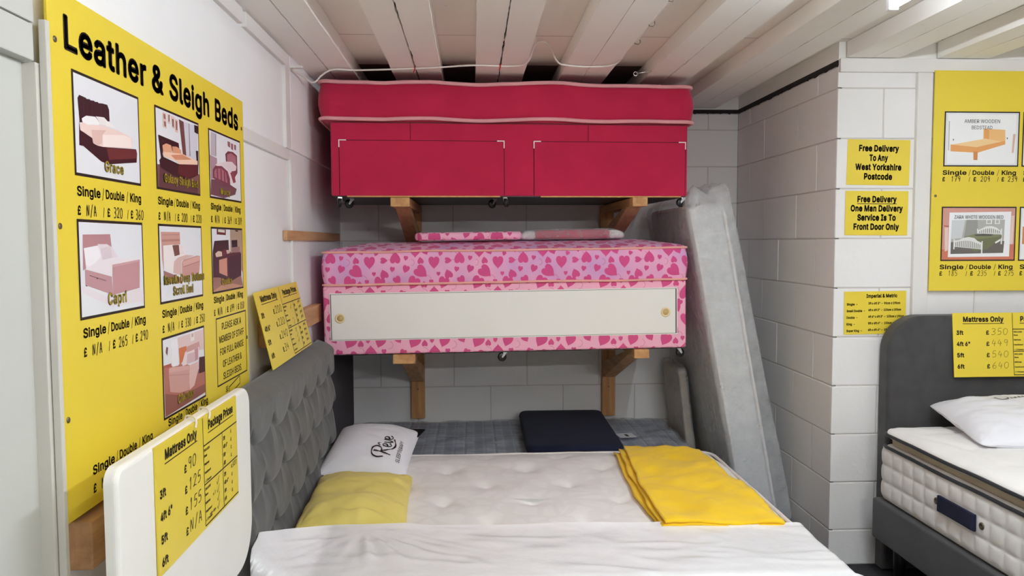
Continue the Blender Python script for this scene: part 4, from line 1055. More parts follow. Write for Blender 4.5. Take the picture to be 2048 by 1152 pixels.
for k, (tx, ty) in enumerate(TUFT):
    if -0.25 < tx < 0.72 and 2.76 < ty < 3.8:
        t = MB(); t.lathe([(0.009, 0), (0.008, 0.003), (0.003, 0.005)], 10, M=T(tx, ty, 0.489)); t.build('tuft', M['tape'], km)
kbvh = bvh_of([o for o in km.children if o.name.startswith('mattress_body')][0])

# milky plastic bag still pulled over the front of that mattress
cv = empty('plastic_bag', (0.27, 2.56, 0.25), 'milky plastic bag pulled over the front of the large white mattress', 'plastic cover')
def bag(u, v):
    # u across the bed, v from its free edge over the top, round the front and down
    x = -0.682 + 1.905*u
    edge = 2.765 - 0.045*u + 0.010*fbm(u*6, 2.0) 
    L = v*0.92
    yfr = 2.325
    s_ = max(0, 1 - u/0.09)**1.4        # rides up the face of the grey headboard
    edge -= 0.37*s_; x = max(x, -0.668)
    top = edge - yfr
    base = 0.527 + 0.010*math.sin(u*math.pi)
    base += 0.115*s_
    base += 0.012*max(0, 1 - (u/0.27)**6)*max(0, 1 - L/0.20)      # lies over the end of the yellow pillow
    cr = 0.003*fbm(u*3 + v*2, v*3, 1.0) + 0.0035*max(0, 0.18 - abs(fbm(u*2.2 - v*2.6, v*3 + u*1.4, 5.0)))/0.18 + 0.0012*fbm(u*14, v*9, 9.0)
    cr += 0.020*math.exp(-((u-0.16)/0.12)**2)*max(0, 1 - abs(v-0.20)/0.2)*abs(fbm(math.atan2(v - 0.02, u - 0.15)*5, 1.0, 2.0))
    ed = min(u, 1-u)
    drop = (0.055 if u > 0.5 else 0.0)*max(0, 1 - ed/0.022)**2
    lip = 0.010*math.exp(-v*30) 
    if L < top: return Vector((x, edge - L, base + cr + lip - drop - 0.010*min(1, L/top)*0))
    l2 = L - top
    return Vector((x, yfr - 0.012 + cr*1.5 - 0.02*math.sin(min(l2/0.04, 1)*math.pi/2) , base - l2*0.9 + cr*0.3 - drop*0.2))
t = MB(); t.grid(170, 90, bag, flip=True)
def side(sx):
    def f(u, v):
        y = 2.765 - (0.045 if sx > 0 else 0) - (2.765 - 2.315)*u
        z0 = 0.478 if sx < 0 else 0.472
        return Vector(((1.2225 if sx > 0 else -0.672) + sx*(0.006*abs(fbm(u*5, v*7, sx)) + 0.012*math.sin(v*math.pi)), y, z0 - v*0.23))
    return f
t.grid(30, 20, side(1), flip=False)
t.build('bag_sheet', M['film_milk'], cv)

# ------------------------------------------------------------------ pillows and throw
def pillow(name, L, W_, th, label, mat, Mx, seed, wr=1.0, corner=0.02, cat='pillow', power=0.55):
    def pt(u, v, side):
        a, b = 2*u - 1, 2*v - 1
        a = math.copysign(1 - (1 - abs(a))**1.25, a); b = math.copysign(1 - (1 - abs(b))**1.25, b)
        sa, sb = (1 if a > 0 else -1), (1 if b > 0 else -1)
        A_, B_ = abs(a), abs(b)
        dome = (max(0, 1 - A_**2.4)*max(0, 1 - B_**2.4))**power
        x, y = a*L/2, b*W_/2
        x *= 1 - 0.055*(1 - B_**2)*A_**3; y *= 1 - 0.055*(1 - A_**2)*B_**3
        ce = (A_*B_)**8
        x -= sa*0.012*ce; y -= sb*0.012*ce
        z = side*th*(0.58 if side > 0 else 0.42)*dome
        soft = min(1, dome*1.5)
        f1 = fbm(x*4 + y*7 + seed*2, y*3 - x*3, 3.3)
        z += wr*(0.010*fbm(x*6 + seed, y*6, seed) + 0.016*math.sqrt(f1*f1 + 0.004))*soft*(1 if side > 0 else 0.3)
        rad = math.atan2(y*sb - W_/2*0.9, x*sa - L/2*0.9)
        dc = math.hypot(x*sa - L/2, y*sb - W_/2)
        z += wr*0.007*math.sin(rad*9 + seed)*math.exp(-dc/0.08)*soft*(1 if side > 0 else 0)
        z += 0.008*wr*fbm(x*12, y*12, seed)*(1 - soft)
        return (x, y, z)
    root = empty(name, Mx.to_translation(), label, cat)
    t = MB(); t.grid(70, 70, lambda u, v: pt(u, v, 1), M=Mx); t.grid(70, 70, lambda u, v: pt(u, v, -1), M=Mx, flip=True)
    return root, t.build('cushion_body', mat, root)
py, pyb = pillow('pillow', 0.41, 0.66, 0.11, 'yellow cotton pillow on the large white mattress beside the grey headboard', M['pillow_y'], T(-0.460, 3.082, 0.529) @ Rot(2, 'Z') @ Rot(3, 'Y'), 2.0, 1.3)
pw, pwb = pillow('pillow', 0.405, 0.54, 0.15, 'white pillow with black script lettering in the far corner of the large bed', M['pillow_w'], T(-0.488, 3.675, 0.564) @ Rot(-4, 'Z') @ Rot(9, 'X') @ Rot(4, 'Y'), 5.0, 0.5)
def conform(mb, bvh, lift=0.0025, d=Vector((0, 0, -1)), up=0.4):
    for i, p in enumerate(mb.v):
        for j in (0, 0.008, -0.008, 0.02, -0.02):
            h = bvh.ray_cast(p - d*up + Vector((j, j, 0)), d)
            if h[0] is not None:
                h = (h[0] - Vector((j, j, 0)),); break
        if h[0] is not None: mb.v[i] = h[0] - d*lift
    return mb
def dense_text(mb, Mx, s, u, v, cap, width, bold, mi=0):
    vs, fs, tw = text_mesh(s, bold)
    bm = bmesh.new()
    bv = [bm.verts.new((u + a*width/tw, v + b*cap, 0)) for a, b in vs]
    for f in fs:
        try: bm.faces.new([bv[i] for i in f])
        except ValueError: pass
    bmesh.ops.triangulate(bm, faces=bm.faces[:])
    bmesh.ops.subdivide_edges(bm, edges=[e for e in bm.edges if e.calc_length() > cap*0.25], cuts=2, use_grid_fill=False)
    bmesh.ops.triangulate(bm, faces=bm.faces[:])
    bm.verts.index_update()
    mb.add([p.co.copy() for p in bm.verts], [[q.index for q in f.verts] for f in bm.faces], Mx, mi)
    bm.free()
pbv = bvh_of(pwb)
FR = frame((-0.383, 3.475, 0.9), (0.05, 1, 0), (-1, 0.05, 0)) @ Matrix.Diagonal((0.84, 0.84, 1, 1))
t = MB()
# script word drawn as brush strokes: R, e with circumflex, v, e
def brush(pts, r):
    q = smooth_path([(a, b, 0) for a, b in pts], 8)
    n = len(q); vs, fs = [], []
    for i, p in enumerate(q):
        d = q[min(i+1, n-1)] - q[max(i-1, 0)]; nr = Vector((-d.y, d.x, 0)).normalized()
        rr = r*(0.45 + 0.75*abs(math.sin(i/n*math.pi*2.2 + 0.6)))
        vs += [p + nr*rr, p - nr*rr]
    for i in range(n-1): fs.append((2*i, 2*i+1, 2*i+3, 2*i+2))
    t.add(vs, fs, FR)
brush([(0.012,0.035),(0.0,0.07),(0.03,0.10),(0.085,0.10),(0.105,0.078),(0.085,0.055),(0.05,0.05)], 0.0046)
brush([(0.055,0.094),(0.048,0.05),(0.036,0.0)], 0.0052)
brush([(0.055,0.05),(0.078,0.022),(0.105,-0.006),(0.15,-0.014),(0.20,0.0)], 0.0042)
brush([(0.112,0.024),(0.136,0.034),(0.130,0.052),(0.114,0.046),(0.112,0.022),(0.128,0.006),(0.150,0.018)], 0.0038)
brush([(0.114,0.066),(0.128,0.080),(0.138,0.066)], 0.0030)
brush([(0.154,0.05),(0.164,0.010),(0.174,0.012),(0.188,0.055)], 0.0040)
brush([(0.192,0.024),(0.218,0.036),(0.212,0.054),(0.196,0.046),(0.194,0.022),(0.210,0.008),(0.232,0.022)], 0.0038)
dense_text(t, FR, 'SLEEPTHERAPY', 0.005, -0.052, 0.020, 0.205, 0.0)
conform(t, pbv).build('pillow_print', M['ink'], pw, 'black script lettering')
t = MB(); t.prism([(0.105, 0.272), (0.222, 0.282), (0.196, 0.180)], 0.012, 0.016, M=T(-0.488, 3.675, 0.564) @ Rot(-4, 'Z') @ Rot(9, 'X') @ Rot(4, 'Y'))
t.build('black_tag', M['black_pl'], pw, 'black corner tag')

bl = empty('blanket', (0.93, 3.25, 0.53), 'folded golden yellow fleece throw on the foot of the large white mattress', 'blanket')
def bl_layer(k):
    def f(u, v):
        # u across the bed, v from its front edge towards the wall
        x0 = 0.664 + 0.010*k + (0.028*v) - 0.030*math.sin(v*math.pi)*0.6 + 0.012*fbm(v*4, k*2.0) + (0.018*k*v)
        x1 = 1.150 - 0.012*k + 0.012*fbm(v*5, 4.0 + k) + 0.02*math.sin(v*5)
        y0, y1 = 2.70, 3.775 - 0.09*u + 0.008*k - 0.02*fbm(u*4, k)
        x, y = x0 + (x1-x0)*u, y0 + (y1-y0)*v
        h = kbvh.ray_cast(Vector((x, y, 1.0)), Vector((0, 0, -1)))
        z = (h[0].z if h[0] else 0.5)
        z = max(z, 0.503 if x < 1.10 else 0.49) + 0.004 + 0.012*k
        e = min(u, 1-u, 1-v)
        z += 0.008*fbm(x*8, y*6, 3.0 + k*0.2)*min(1, e*12) + 0.010*abs(fbm(x*5 - y*6, y*3 + x*2, 1.0))*(k/2)
        return Vector((x, y, z))
    return f
for k in range(3):
    f = bl_layer(k)
    t = MB(); nu, nv_ = 40, 80
    top = [f(i/nu, j/nv_) + Vector((0, 0, 0.011)) for j in range(nv_+1) for i in range(nu+1)]
    # rounded rim: the sheet is closed with an underside a little inside the edge
    bot = [f(min(max(i/nu, 0.012), 0.988), min(max(j/nv_, 0.006), 0.994)) for j in range(nv_+1) for i in range(nu+1)]
    fs = []
    W1 = nu + 1; off = len(top)
    for j in range(nv_):
        for i in range(nu):
            a = j*W1 + i
            fs.append((a, a+1, a+W1+1, a+W1)); fs.append((off+a+W1, off+a+W1+1, off+a+1, off+a))
    rim = [i for i in range(W1)] + [j*W1 + nu for j in range(1, nv_+1)] + [nv_*W1 + i for i in range(nu-1, -1, -1)] + [j*W1 for j in range(nv_-1, 0, -1)]
    for i in range(len(rim)):
        a, b = rim[i], rim[(i+1) % len(rim)]
        fs.append((b, a, off+a, off+b))
    t.add(top + bot, fs, None, 0, True)
    t.build('fold', M['blanket'], bl)

# ------------------------------------------------------------------ headboards along the left wall
gh = empty('headboard', (-0.72, 3.07, 0.0), 'grey buttoned velvet headboard at the head of the large bed', 'headboard')
y0, y1, z0, z1 = 2.325, 3.835, 0.40, 1.085
WY, HZ = 0.250, 0.165
def scallop(y, k):
    # lower edge of the k-th row of overlapping pads
    if k < 0: return z1 + 0.02
    s = ((y - y0 - 0.06 + (WY/2 if k % 2 else 0)) / WY) % 1.0
    q = abs(s - 0.5)*2
    return z1 - 0.100 - HZ*k - 0.066*(1 - q*q)**0.8
def tuft(u, v):
    y, z = y0 + (y1-y0)*u, z0 + (z1-z0)*v
    k = 0
    while scallop(y, k) > z and k < 6: k += 1
    a, b = scallop(y, k-1), scallop(y, k)
    tt = min(max((a - z)/max(a - b, 1e-4), 0), 1)
    d = 0.014 + 0.026*math.sin(math.pi/2*min(1, tt*1.15))*(1 - 0.9*tt**22)
    if k == 0: d = 0.036 - 0.022*tt**22
    d += 0.003*fbm(y*7, z*7, 2.0) + 0.0007*math.sin((y*1.0 + z*0.2)*95)*max(0, 1 - tt*1.6)*(1 if k else 0)
    e = min(u*(y1-y0), (1-u)*(y1-y0), (1-v)*(z1-z0))
    d *= min(1, max(e, 0)/0.05 + 0.15)
    rim = max(0, 1 - e/0.035)
    x = -0.712 + d - 0.045*rim**2
    return Vector((x, y, z))
t = MB(); t.grid(300, 240, tuft)
F0 = [tuft(i/300, 1.0) for i in range(301)]; 
vs, fs = [], []
for p in F0: vs += [p, Vector((-0.765, p.y, p.z + 0.004)), Vector((-0.785, p.y, p.z - 0.02)), Vector((-0.785, p.y, z0))]
for i in range(300):
    for k in range(3): fs.append((i*4+k, (i+1)*4+k, (i+1)*4+k+1, i*4+k+1))
t.add(vs, fs, None, 0, True)
for u, fl in ((0.0, False), (1.0, True)):
    E = [tuft(u, j/240) for j in range(241)]
    vs, fs = [], []
    for p in E: vs += [p, Vector((-0.785, p.y, p.z))]
    for j in range(240): fs.append((2*j, 2*j+1, 2*j+3, 2*j+2) if not fl else (2*j+2, 2*j+3, 2*j+1, 2*j))
    t.add(vs, fs, None, 0, True)
t.build('padded_panel', M['grey_v'], gh)
for y in (2.65, 3.50):
    t = MB(); t.box(-0.785, -0.762, y - 0.03, y + 0.03, 0.0, 0.42, 0.003); t.build('strut', M['woodz'], gh)
wh = empty('headboard', (-0.69, 1.85, 0.0), 'plain white leatherette headboard in front of the big yellow sign', 'headboard')
WM = frame((-0.670, 0.0, 0.0), (0, 1, 0), (0, 0, 1))
ya, yb, za, zb_ = 1.468, 2.338, 0.620, 1.140
wp = [(ya, za + 0.12)] + corner_arc(ya + 0.03, zb_ - 0.03, 0.03, 180, 90) + corner_arc(yb - 0.055, zb_ - 0.055, 0.055, 90, 0) + corner_arc(yb - 0.13, za + 0.13, 0.13, 0, -90) + corner_arc(ya + 0.13, za + 0.13, 0.13, -90, -180)[:-1]
t = MB(); padded_board(t, wp, 0.026, 0.011, WM); t.build('padded_panel', M['cream_l'], wh)
for y in (1.62, 2.08):
    t = MB(); t.box(-0.726, -0.7025, y - 0.03, y + 0.03, 0.0, 0.80, 0.003); t.build('strut', M['woodz'], wh)

# ------------------------------------------------------------------ signs
_pm = {}
def print_mat(rgb):
    k = tuple(rgb)
    if k not in _pm: _pm[k] = simple('print_%02x%02x%02x' % k, k, 0.4, 0.01)
    return _pm[k]
PIC = {}
PIC['ribbed']=[
 ((48, 24, 30),[(0.046, 0.757), (0.07, 0.794), (0.162, 0.789), (0.17, 0.78), (0.218, 0.789), (0.227, 0.78), (0.279, 0.791), (0.287, 0.782), (0.334, 0.791), (0.343, 0.782), (0.402, 0.794), (0.478, 0.799), (0.503, 0.754), (0.507, 0.626), (0.064, 0.514)]),
 ((70, 36, 44),[(0.121, 0.779), (0.134, 0.777), (0.134, 0.595), (0.12, 0.592)]),
 ((70, 36, 44),[(0.239, 0.779), (0.254, 0.78), (0.255, 0.623), (0.24, 0.62)]),
 ((70, 36, 44),[(0.364, 0.785), (0.379, 0.786), (0.38, 0.641), (0.365, 0.638)]),
 ((52, 22, 28),[(0.055, 0.528), (0.067, 0.438), (0.376, 0.345), (0.436, 0.331), (0.944, 0.398), (0.96, 0.351), (0.946, 0.241), (0.46, 0.148), (0.354, 0.163), (0.102, 0.283), (0.048, 0.281)]),
 ((98, 42, 42),[(0.444, 0.323), (0.94, 0.395), (0.956, 0.351), (0.939, 0.288), (0.477, 0.198)]),
 ((236, 208, 200),[(0.07, 0.5), (0.111, 0.533), (0.369, 0.552), (0.637, 0.552), (0.876, 0.52), (0.871, 0.394), (0.39, 0.325), (0.301, 0.324), (0.243, 0.338), (0.231, 0.39), (0.067, 0.438)]),
 ((246, 226, 220),[(0.388, 0.456), (0.736, 0.522), (0.862, 0.518), (0.864, 0.399), (0.39, 0.33)]),
 ((220, 184, 174),[(0.223, 0.473), (0.444, 0.515), (0.388, 0.456), (0.373, 0.356), (0.301, 0.324), (0.237, 0.348)]),
 ((240, 236, 236),[(0.092, 0.561), (0.155, 0.604), (0.283, 0.623), (0.333, 0.589), (0.339, 0.546), (0.166, 0.514), (0.098, 0.531)]),
 ((232, 224, 224),[(0.291, 0.63), (0.418, 0.648), (0.479, 0.615), (0.461, 0.565), (0.369, 0.557), (0.326, 0.598)]),
 ((238, 230, 228),[(0.433, 0.623), (0.541, 0.604), (0.588, 0.573), (0.445, 0.556)]),
]
PIC['curved']=[
 ((150, 98, 88),[(0.0, 1.0), (0.0, 0.0), (0.0, 1.0), (0.0, 0.0)]),
 ((120, 80, 78),[(0.0, 0.287), (1.0, 0.284), (1.0, 0.0), (0.0, 0.0)]),
 ((90, 58, 60),[(0.05, 0.299), (0.407, 0.217), (0.961, 0.174), (0.943, 0.0), (0.026, 0.004)]),
 ((205, 205, 215),[(0.625, 0.961), (0.987, 0.982), (0.954, 0.438), (0.671, 0.499)]),
 ((110, 70, 66),[(0.512, 0.97), (0.625, 0.961), (0.671, 0.499), (0.585, 0.503)]),
 ((150, 130, 130),[(0.751, 0.97), (0.769, 0.97), (0.776, 0.513), (0.752, 0.51)]),
 ((30, 25, 28),[(0.894, 0.981), (0.997, 0.984), (0.993, 0.867), (0.9, 0.875)]),
 ((30, 25, 28),[(0.923, 0.615), (0.986, 0.625), (0.982, 0.408), (0.935, 0.402)]),
 ((225, 190, 180),[(0.142, 0.975), (0.219, 0.976), (0.22, 0.777), (0.144, 0.785)]),
 ((140, 92, 84),[(0.159, 0.959), (0.199, 0.957), (0.209, 0.895), (0.164, 0.896)]),
 ((140, 92, 84),[(0.166, 0.864), (0.207, 0.863), (0.209, 0.797), (0.171, 0.802)]),
 ((225, 190, 180),[(0.252, 0.978), (0.31, 0.98), (0.305, 0.853), (0.253, 0.858)]),
 ((140, 92, 84),[(0.27, 0.972), (0.294, 0.972), (0.291, 0.88), (0.268, 0.883)]),
 ((225, 190, 180),[(0.336, 0.973), (0.406, 0.972), (0.398, 0.816), (0.345, 0.822)]),
 ((140, 92, 84),[(0.349, 0.937), (0.386, 0.937), (0.383, 0.832), (0.351, 0.839)]),
 ((225, 190, 180),[(0.415, 0.951), (0.483, 0.949), (0.476, 0.776), (0.411, 0.78)]),
 ((140, 92, 84),[(0.432, 0.931), (0.467, 0.93), (0.465, 0.805), (0.43, 0.81)]),
 ((44, 24, 28),[(0.035, 0.663), (0.484, 0.642), (0.498, 0.569), (0.111, 0.439), (0.133, 0.397), (0.474, 0.356), (0.977, 0.421), (0.964, 0.273), (0.686, 0.165), (0.35, 0.181), (0.072, 0.257), (0.041, 0.341), (0.081, 0.376)]),
 ((80, 34, 36),[(0.473, 0.348), (0.97, 0.413), (0.951, 0.272), (0.688, 0.194), (0.448, 0.221)]),
 ((222, 160, 128),[(0.115, 0.543), (0.199, 0.583), (0.303, 0.579), (0.33, 0.514), (0.294, 0.471), (0.126, 0.463)]),
 ((214, 150, 118),[(0.329, 0.568), (0.438, 0.584), (0.533, 0.559), (0.543, 0.505), (0.348, 0.479)]),
 ((240, 200, 176),[(0.118, 0.462), (0.571, 0.509), (0.957, 0.471), (0.952, 0.418), (0.488, 0.356), (0.449, 0.392), (0.146, 0.406)]),
 ((206, 140, 108),[(0.292, 0.448), (0.571, 0.501), (0.802, 0.468), (0.395, 0.401)]),
]
PIC['slatted']=[
 ((214, 196, 204),[(0.0, 1.0), (0.0, 0.0), (0.0, 1.0), (0.0, 0.0)]),
 ((170, 140, 150),[(0.0, 0.625), (0.214, 0.607), (0.215, 0.314), (0.018, 0.256)]),
 ((110, 74, 82),[(0.018, 0.256), (0.369, 0.295), (0.851, 0.194), (0.794, 0.093), (0.405, 0.0), (0.0, 0.021)]),
 ((190, 180, 190),[(0.051, 0.985), (0.192, 0.982), (0.178, 0.63), (0.026, 0.626)]),
 ((150, 130, 140),[(0.184, 0.981), (0.207, 0.981), (0.194, 0.632), (0.171, 0.632)]),
 ((150, 100, 110),[(0.568, 0.943), (0.659, 0.943), (0.655, 0.852), (0.574, 0.864)]),
 ((150, 100, 110),[(0.683, 0.933), (0.763, 0.932), (0.753, 0.828), (0.686, 0.837)]),
 ((150, 100, 110),[(0.792, 0.931), (0.861, 0.933), (0.857, 0.844), (0.798, 0.849)]),
 ((122, 66, 78),[(0.485, 0.721), (0.575, 0.782), (0.744, 0.798), (0.889, 0.761), (0.891, 0.469), (0.792, 0.38), (0.506, 0.573)]),
 ((168, 112, 122),[(0.546, 0.721), (0.676, 0.765), (0.842, 0.735), (0.846, 0.58), (0.538, 0.596)]),
 ((226, 210, 214),[(0.163, 0.509), (0.489, 0.599), (0.7, 0.628), (0.862, 0.572), (0.83, 0.5), (0.634, 0.457), (0.824, 0.307), (0.605, 0.246), (0.304, 0.398)]),
 ((150, 70, 84),[(0.632, 0.438), (0.754, 0.472), (0.824, 0.307), (0.735, 0.278)]),
 ((122, 66, 78),[(0.074, 0.406), (0.159, 0.481), (0.357, 0.507), (0.55, 0.447), (0.618, 0.341), (0.621, 0.209), (0.518, 0.208), (0.077, 0.28)]),
 ((166, 106, 118),[(0.118, 0.394), (0.194, 0.449), (0.351, 0.463), (0.486, 0.42), (0.533, 0.257), (0.118, 0.303)]),
 ((110, 60, 70),[(0.194, 0.449), (0.225, 0.453), (0.231, 0.289), (0.2, 0.291)]),
 ((110, 60, 70),[(0.311, 0.454), (0.342, 0.455), (0.346, 0.27), (0.315, 0.274)]),
 ((110, 60, 70),[(0.419, 0.431), (0.45, 0.423), (0.46, 0.256), (0.428, 0.26)]),
]
PIC['drawer']=[
 ((228, 218, 222),[(0.0, 0.338), (0.456, 0.154), (0.941, 0.226), (1.0, 0.138), (1.0, 0.059), (0.449, 0.054), (0.026, 0.255)]),
 ((178, 130, 134),[(0.047, 0.869), (0.452, 0.879), (0.466, 0.754), (0.475, 0.669), (0.035, 0.491)]),
 ((186, 142, 146),[(0.061, 0.502), (0.455, 0.398), (0.469, 0.188), (0.062, 0.333)]),
 ((232, 222, 226),[(0.058, 0.726), (0.255, 0.753), (0.299, 0.731), (0.317, 0.606), (0.472, 0.626), (0.762, 0.588), (0.944, 0.577), (0.485, 0.532), (0.455, 0.405), (0.078, 0.501)]),
 ((240, 234, 238),[(0.055, 0.726), (0.254, 0.749), (0.301, 0.635), (0.204, 0.558), (0.114, 0.525), (0.082, 0.553)]),
 ((226, 212, 218),[(0.252, 0.767), (0.395, 0.767), (0.479, 0.725), (0.562, 0.621), (0.316, 0.595), (0.291, 0.704)]),
 ((216, 200, 206),[(0.292, 0.718), (0.452, 0.748), (0.471, 0.612), (0.316, 0.592)]),
 ((188, 140, 144),[(0.469, 0.533), (0.944, 0.577), (0.925, 0.228), (0.469, 0.188)]),
 ((200, 156, 160),[(0.469, 0.533), (0.944, 0.577), (0.944, 0.552), (0.475, 0.504)]),
 ((110, 70, 76),[(0.121, 0.437), (0.365, 0.362), (0.364, 0.355), (0.121, 0.43)]),
 ((80, 50, 56),[(0.217, 0.401), (0.246, 0.394), (0.234, 0.385), (0.22, 0.389)]),
 ((70, 40, 44),[(0.062, 0.333), (0.085, 0.325), (0.085, 0.317), (0.061, 0.325)]),
]
PIC['scroll']=[
 ((200, 150, 138),[(0.03, 0.924), (0.455, 0.929), (0.458, 0.758), (0.075, 0.736), (0.071, 0.619), (0.072, 0.397), (0.041, 0.561)]),
 ((176, 124, 114),[(0.046, 0.823), (0.448, 0.835), (0.451, 0.804), (0.046, 0.794)]),
 ((176, 124, 114),[(0.063, 0.888), (0.442, 0.899), (0.441, 0.889), (0.063, 0.88)]),
 ((236, 226, 224),[(0.071, 0.743), (0.278, 0.754), (0.517, 0.742), (0.567, 0.679), (0.589, 0.6), (0.315, 0.564), (0.274, 0.369), (0.075, 0.426)]),
 ((112, 70, 60),[(0.272, 0.746), (0.422, 0.75), (0.439, 0.613), (0.318, 0.595)]),
 ((232, 218, 216),[(0.422, 0.747), (0.517, 0.742), (0.535, 0.618), (0.442, 0.615)]),
 ((214, 180, 172),[(0.299, 0.52), (0.396, 0.576), (0.59, 0.608), (0.79, 0.593), (0.473, 0.527), (0.472, 0.324), (0.274, 0.369)]),
 ((196, 148, 138),[(0.486, 0.511), (0.529, 0.54), (0.878, 0.59), (0.953, 0.579), (0.953, 0.53), (0.921, 0.326), (0.483, 0.284)]),
 ((214, 168, 156),[(0.499, 0.51), (0.908, 0.581), (0.956, 0.568), (0.94, 0.514), (0.522, 0.447)]),
 ((168, 116, 108),[(0.517, 0.447), (0.939, 0.506), (0.939, 0.496), (0.516, 0.434)]),
 ((150, 104, 98),[(0.061, 0.412), (0.483, 0.284), (0.476, 0.198), (0.409, 0.22), (0.067, 0.338)]),
]
PIC['studded']=[
 ((200, 204, 140),[(0.0, 1.0), (0.0, 0.0), (0.0, 1.0), (0.0, 0.0)]),
 ((176, 150, 128),[(0.579, 1.0), (1.0, 1.0), (1.0, 0.252), (0.575, 0.605)]),
 ((150, 108, 92),[(0.0, 0.238), (0.192, 0.291), (0.919, 0.26), (1.0, 0.0), (0.0, 0.0)]),
 ((190, 140, 110),[(0.0, 0.016), (0.407, 0.126), (1.0, 0.012), (1.0, 0.0), (0.0, 0.0)]),
 ((110, 50, 46),[(0.15, 1.0), (0.44, 0.995), (0.431, 0.904), (0.146, 0.912)]),
 ((220, 215, 200),[(0.192, 0.997), (0.401, 0.986), (0.397, 0.944), (0.187, 0.954)]),
 ((40, 30, 30),[(0.756, 0.997), (0.86, 0.994), (0.849, 0.968), (0.767, 0.975)]),
 ((58, 34, 36),[(0.07, 0.808), (0.517, 0.825), (0.524, 0.663), (0.613, 0.585), (0.929, 0.593), (0.914, 0.202), (0.567, 0.122), (0.185, 0.218), (0.002, 0.233), (0.01, 0.642)]),
 ((30, 22, 26),[(0.616, 0.82), (0.823, 0.827), (0.824, 0.703), (0.624, 0.698)]),
 ((150, 112, 110),[(0.624, 0.698), (0.901, 0.711), (0.909, 0.613), (0.622, 0.594)]),
 ((84, 38, 42),[(0.217, 0.527), (0.469, 0.544), (0.515, 0.607), (0.931, 0.613), (0.935, 0.2), (0.486, 0.119)]),
 ((200, 140, 120),[(0.195, 0.501), (0.447, 0.526), (0.448, 0.217), (0.192, 0.291)]),
 ((220, 190, 170),[(0.078, 0.604), (0.173, 0.646), (0.284, 0.633), (0.296, 0.56), (0.108, 0.549)]),
 ((96, 36, 44),[(0.284, 0.633), (0.384, 0.676), (0.459, 0.646), (0.432, 0.573), (0.333, 0.549)]),
 ((210, 180, 165),[(0.429, 0.656), (0.54, 0.659), (0.555, 0.606), (0.454, 0.591)]),
 ((50, 26, 32),[(0.488, 0.534), (0.951, 0.593), (0.935, 0.2), (0.507, 0.127)]),
]
PIC['sleigh']=[
 ((206, 160, 152),[(0.0, 1.0), (0.0, 1.0), (0.0, 1.0), (0.0, 0.0)]),
 ((176, 110, 98),[(0.0, 0.649), (0.48, 0.594), (1.0, 0.349), (1.0, 0.041), (0.009, 0.005)]),
 ((140, 86, 78),[(0.015, 0.309), (0.386, 0.176), (0.983, 0.167), (1.0, 0.041), (0.009, 0.005)]),
 ((236, 232, 236),[(0.177, 0.967), (0.327, 0.966), (0.336, 0.599), (0.195, 0.611)]),
 ((222, 196, 194),[(0.334, 0.971), (1.0, 0.976), (0.999, 0.684), (0.535, 0.721), (0.349, 0.758)]),
 ((130, 80, 74),[(0.069, 0.902), (0.112, 0.888), (0.089, 0.784), (0.055, 0.827)]),
 ((236, 226, 222),[(0.646, 0.981), (0.745, 0.978), (0.738, 0.863), (0.644, 0.86)]),
 ((200, 170, 166),[(0.665, 0.968), (0.724, 0.966), (0.721, 0.917), (0.667, 0.914)]),
 ((170, 90, 70),[(0.0, 0.673), (0.165, 0.666), (0.173, 0.622), (0.001, 0.635)]),
 ((204, 116, 70),[(0.349, 0.826), (0.529, 0.824), (0.537, 0.759), (0.488, 0.743), (0.46, 0.648), (0.363, 0.593)]),
 ((200, 150, 146),[(0.54, 0.809), (0.863, 0.821), (0.881, 0.693), (0.535, 0.721)]),
 ((232, 214, 216),[(0.488, 0.731), (0.657, 0.73), (0.859, 0.747), (0.869, 0.696), (0.823, 0.56), (0.432, 0.566), (0.41, 0.596)]),
 ((190, 140, 146),[(0.731, 0.735), (0.833, 0.742), (0.823, 0.573), (0.747, 0.563)]),
 ((210, 180, 184),[(0.546, 0.706), (0.729, 0.696), (0.747, 0.563), (0.526, 0.571)]),
 ((70, 36, 38),[(0.855, 0.593), (1.0, 0.576), (1.0, 0.349), (0.837, 0.361)]),
 ((224, 186, 180),[(0.573, 0.536), (0.822, 0.541), (0.843, 0.464), (0.703, 0.223), (0.578, 0.196)]),
 ((204, 156, 148),[(0.107, 0.612), (0.184, 0.61), (0.573, 0.542), (0.596, 0.518), (0.566, 0.199), (0.343, 0.225), (0.123, 0.3), (0.103, 0.528)]),
 ((186, 136, 128),[(0.109, 0.527), (0.576, 0.423), (0.575, 0.413), (0.108, 0.515)]),
 ((214, 170, 162),[(0.107, 0.612), (0.184, 0.61), (0.573, 0.542), (0.584, 0.482), (0.115, 0.556)]),
]

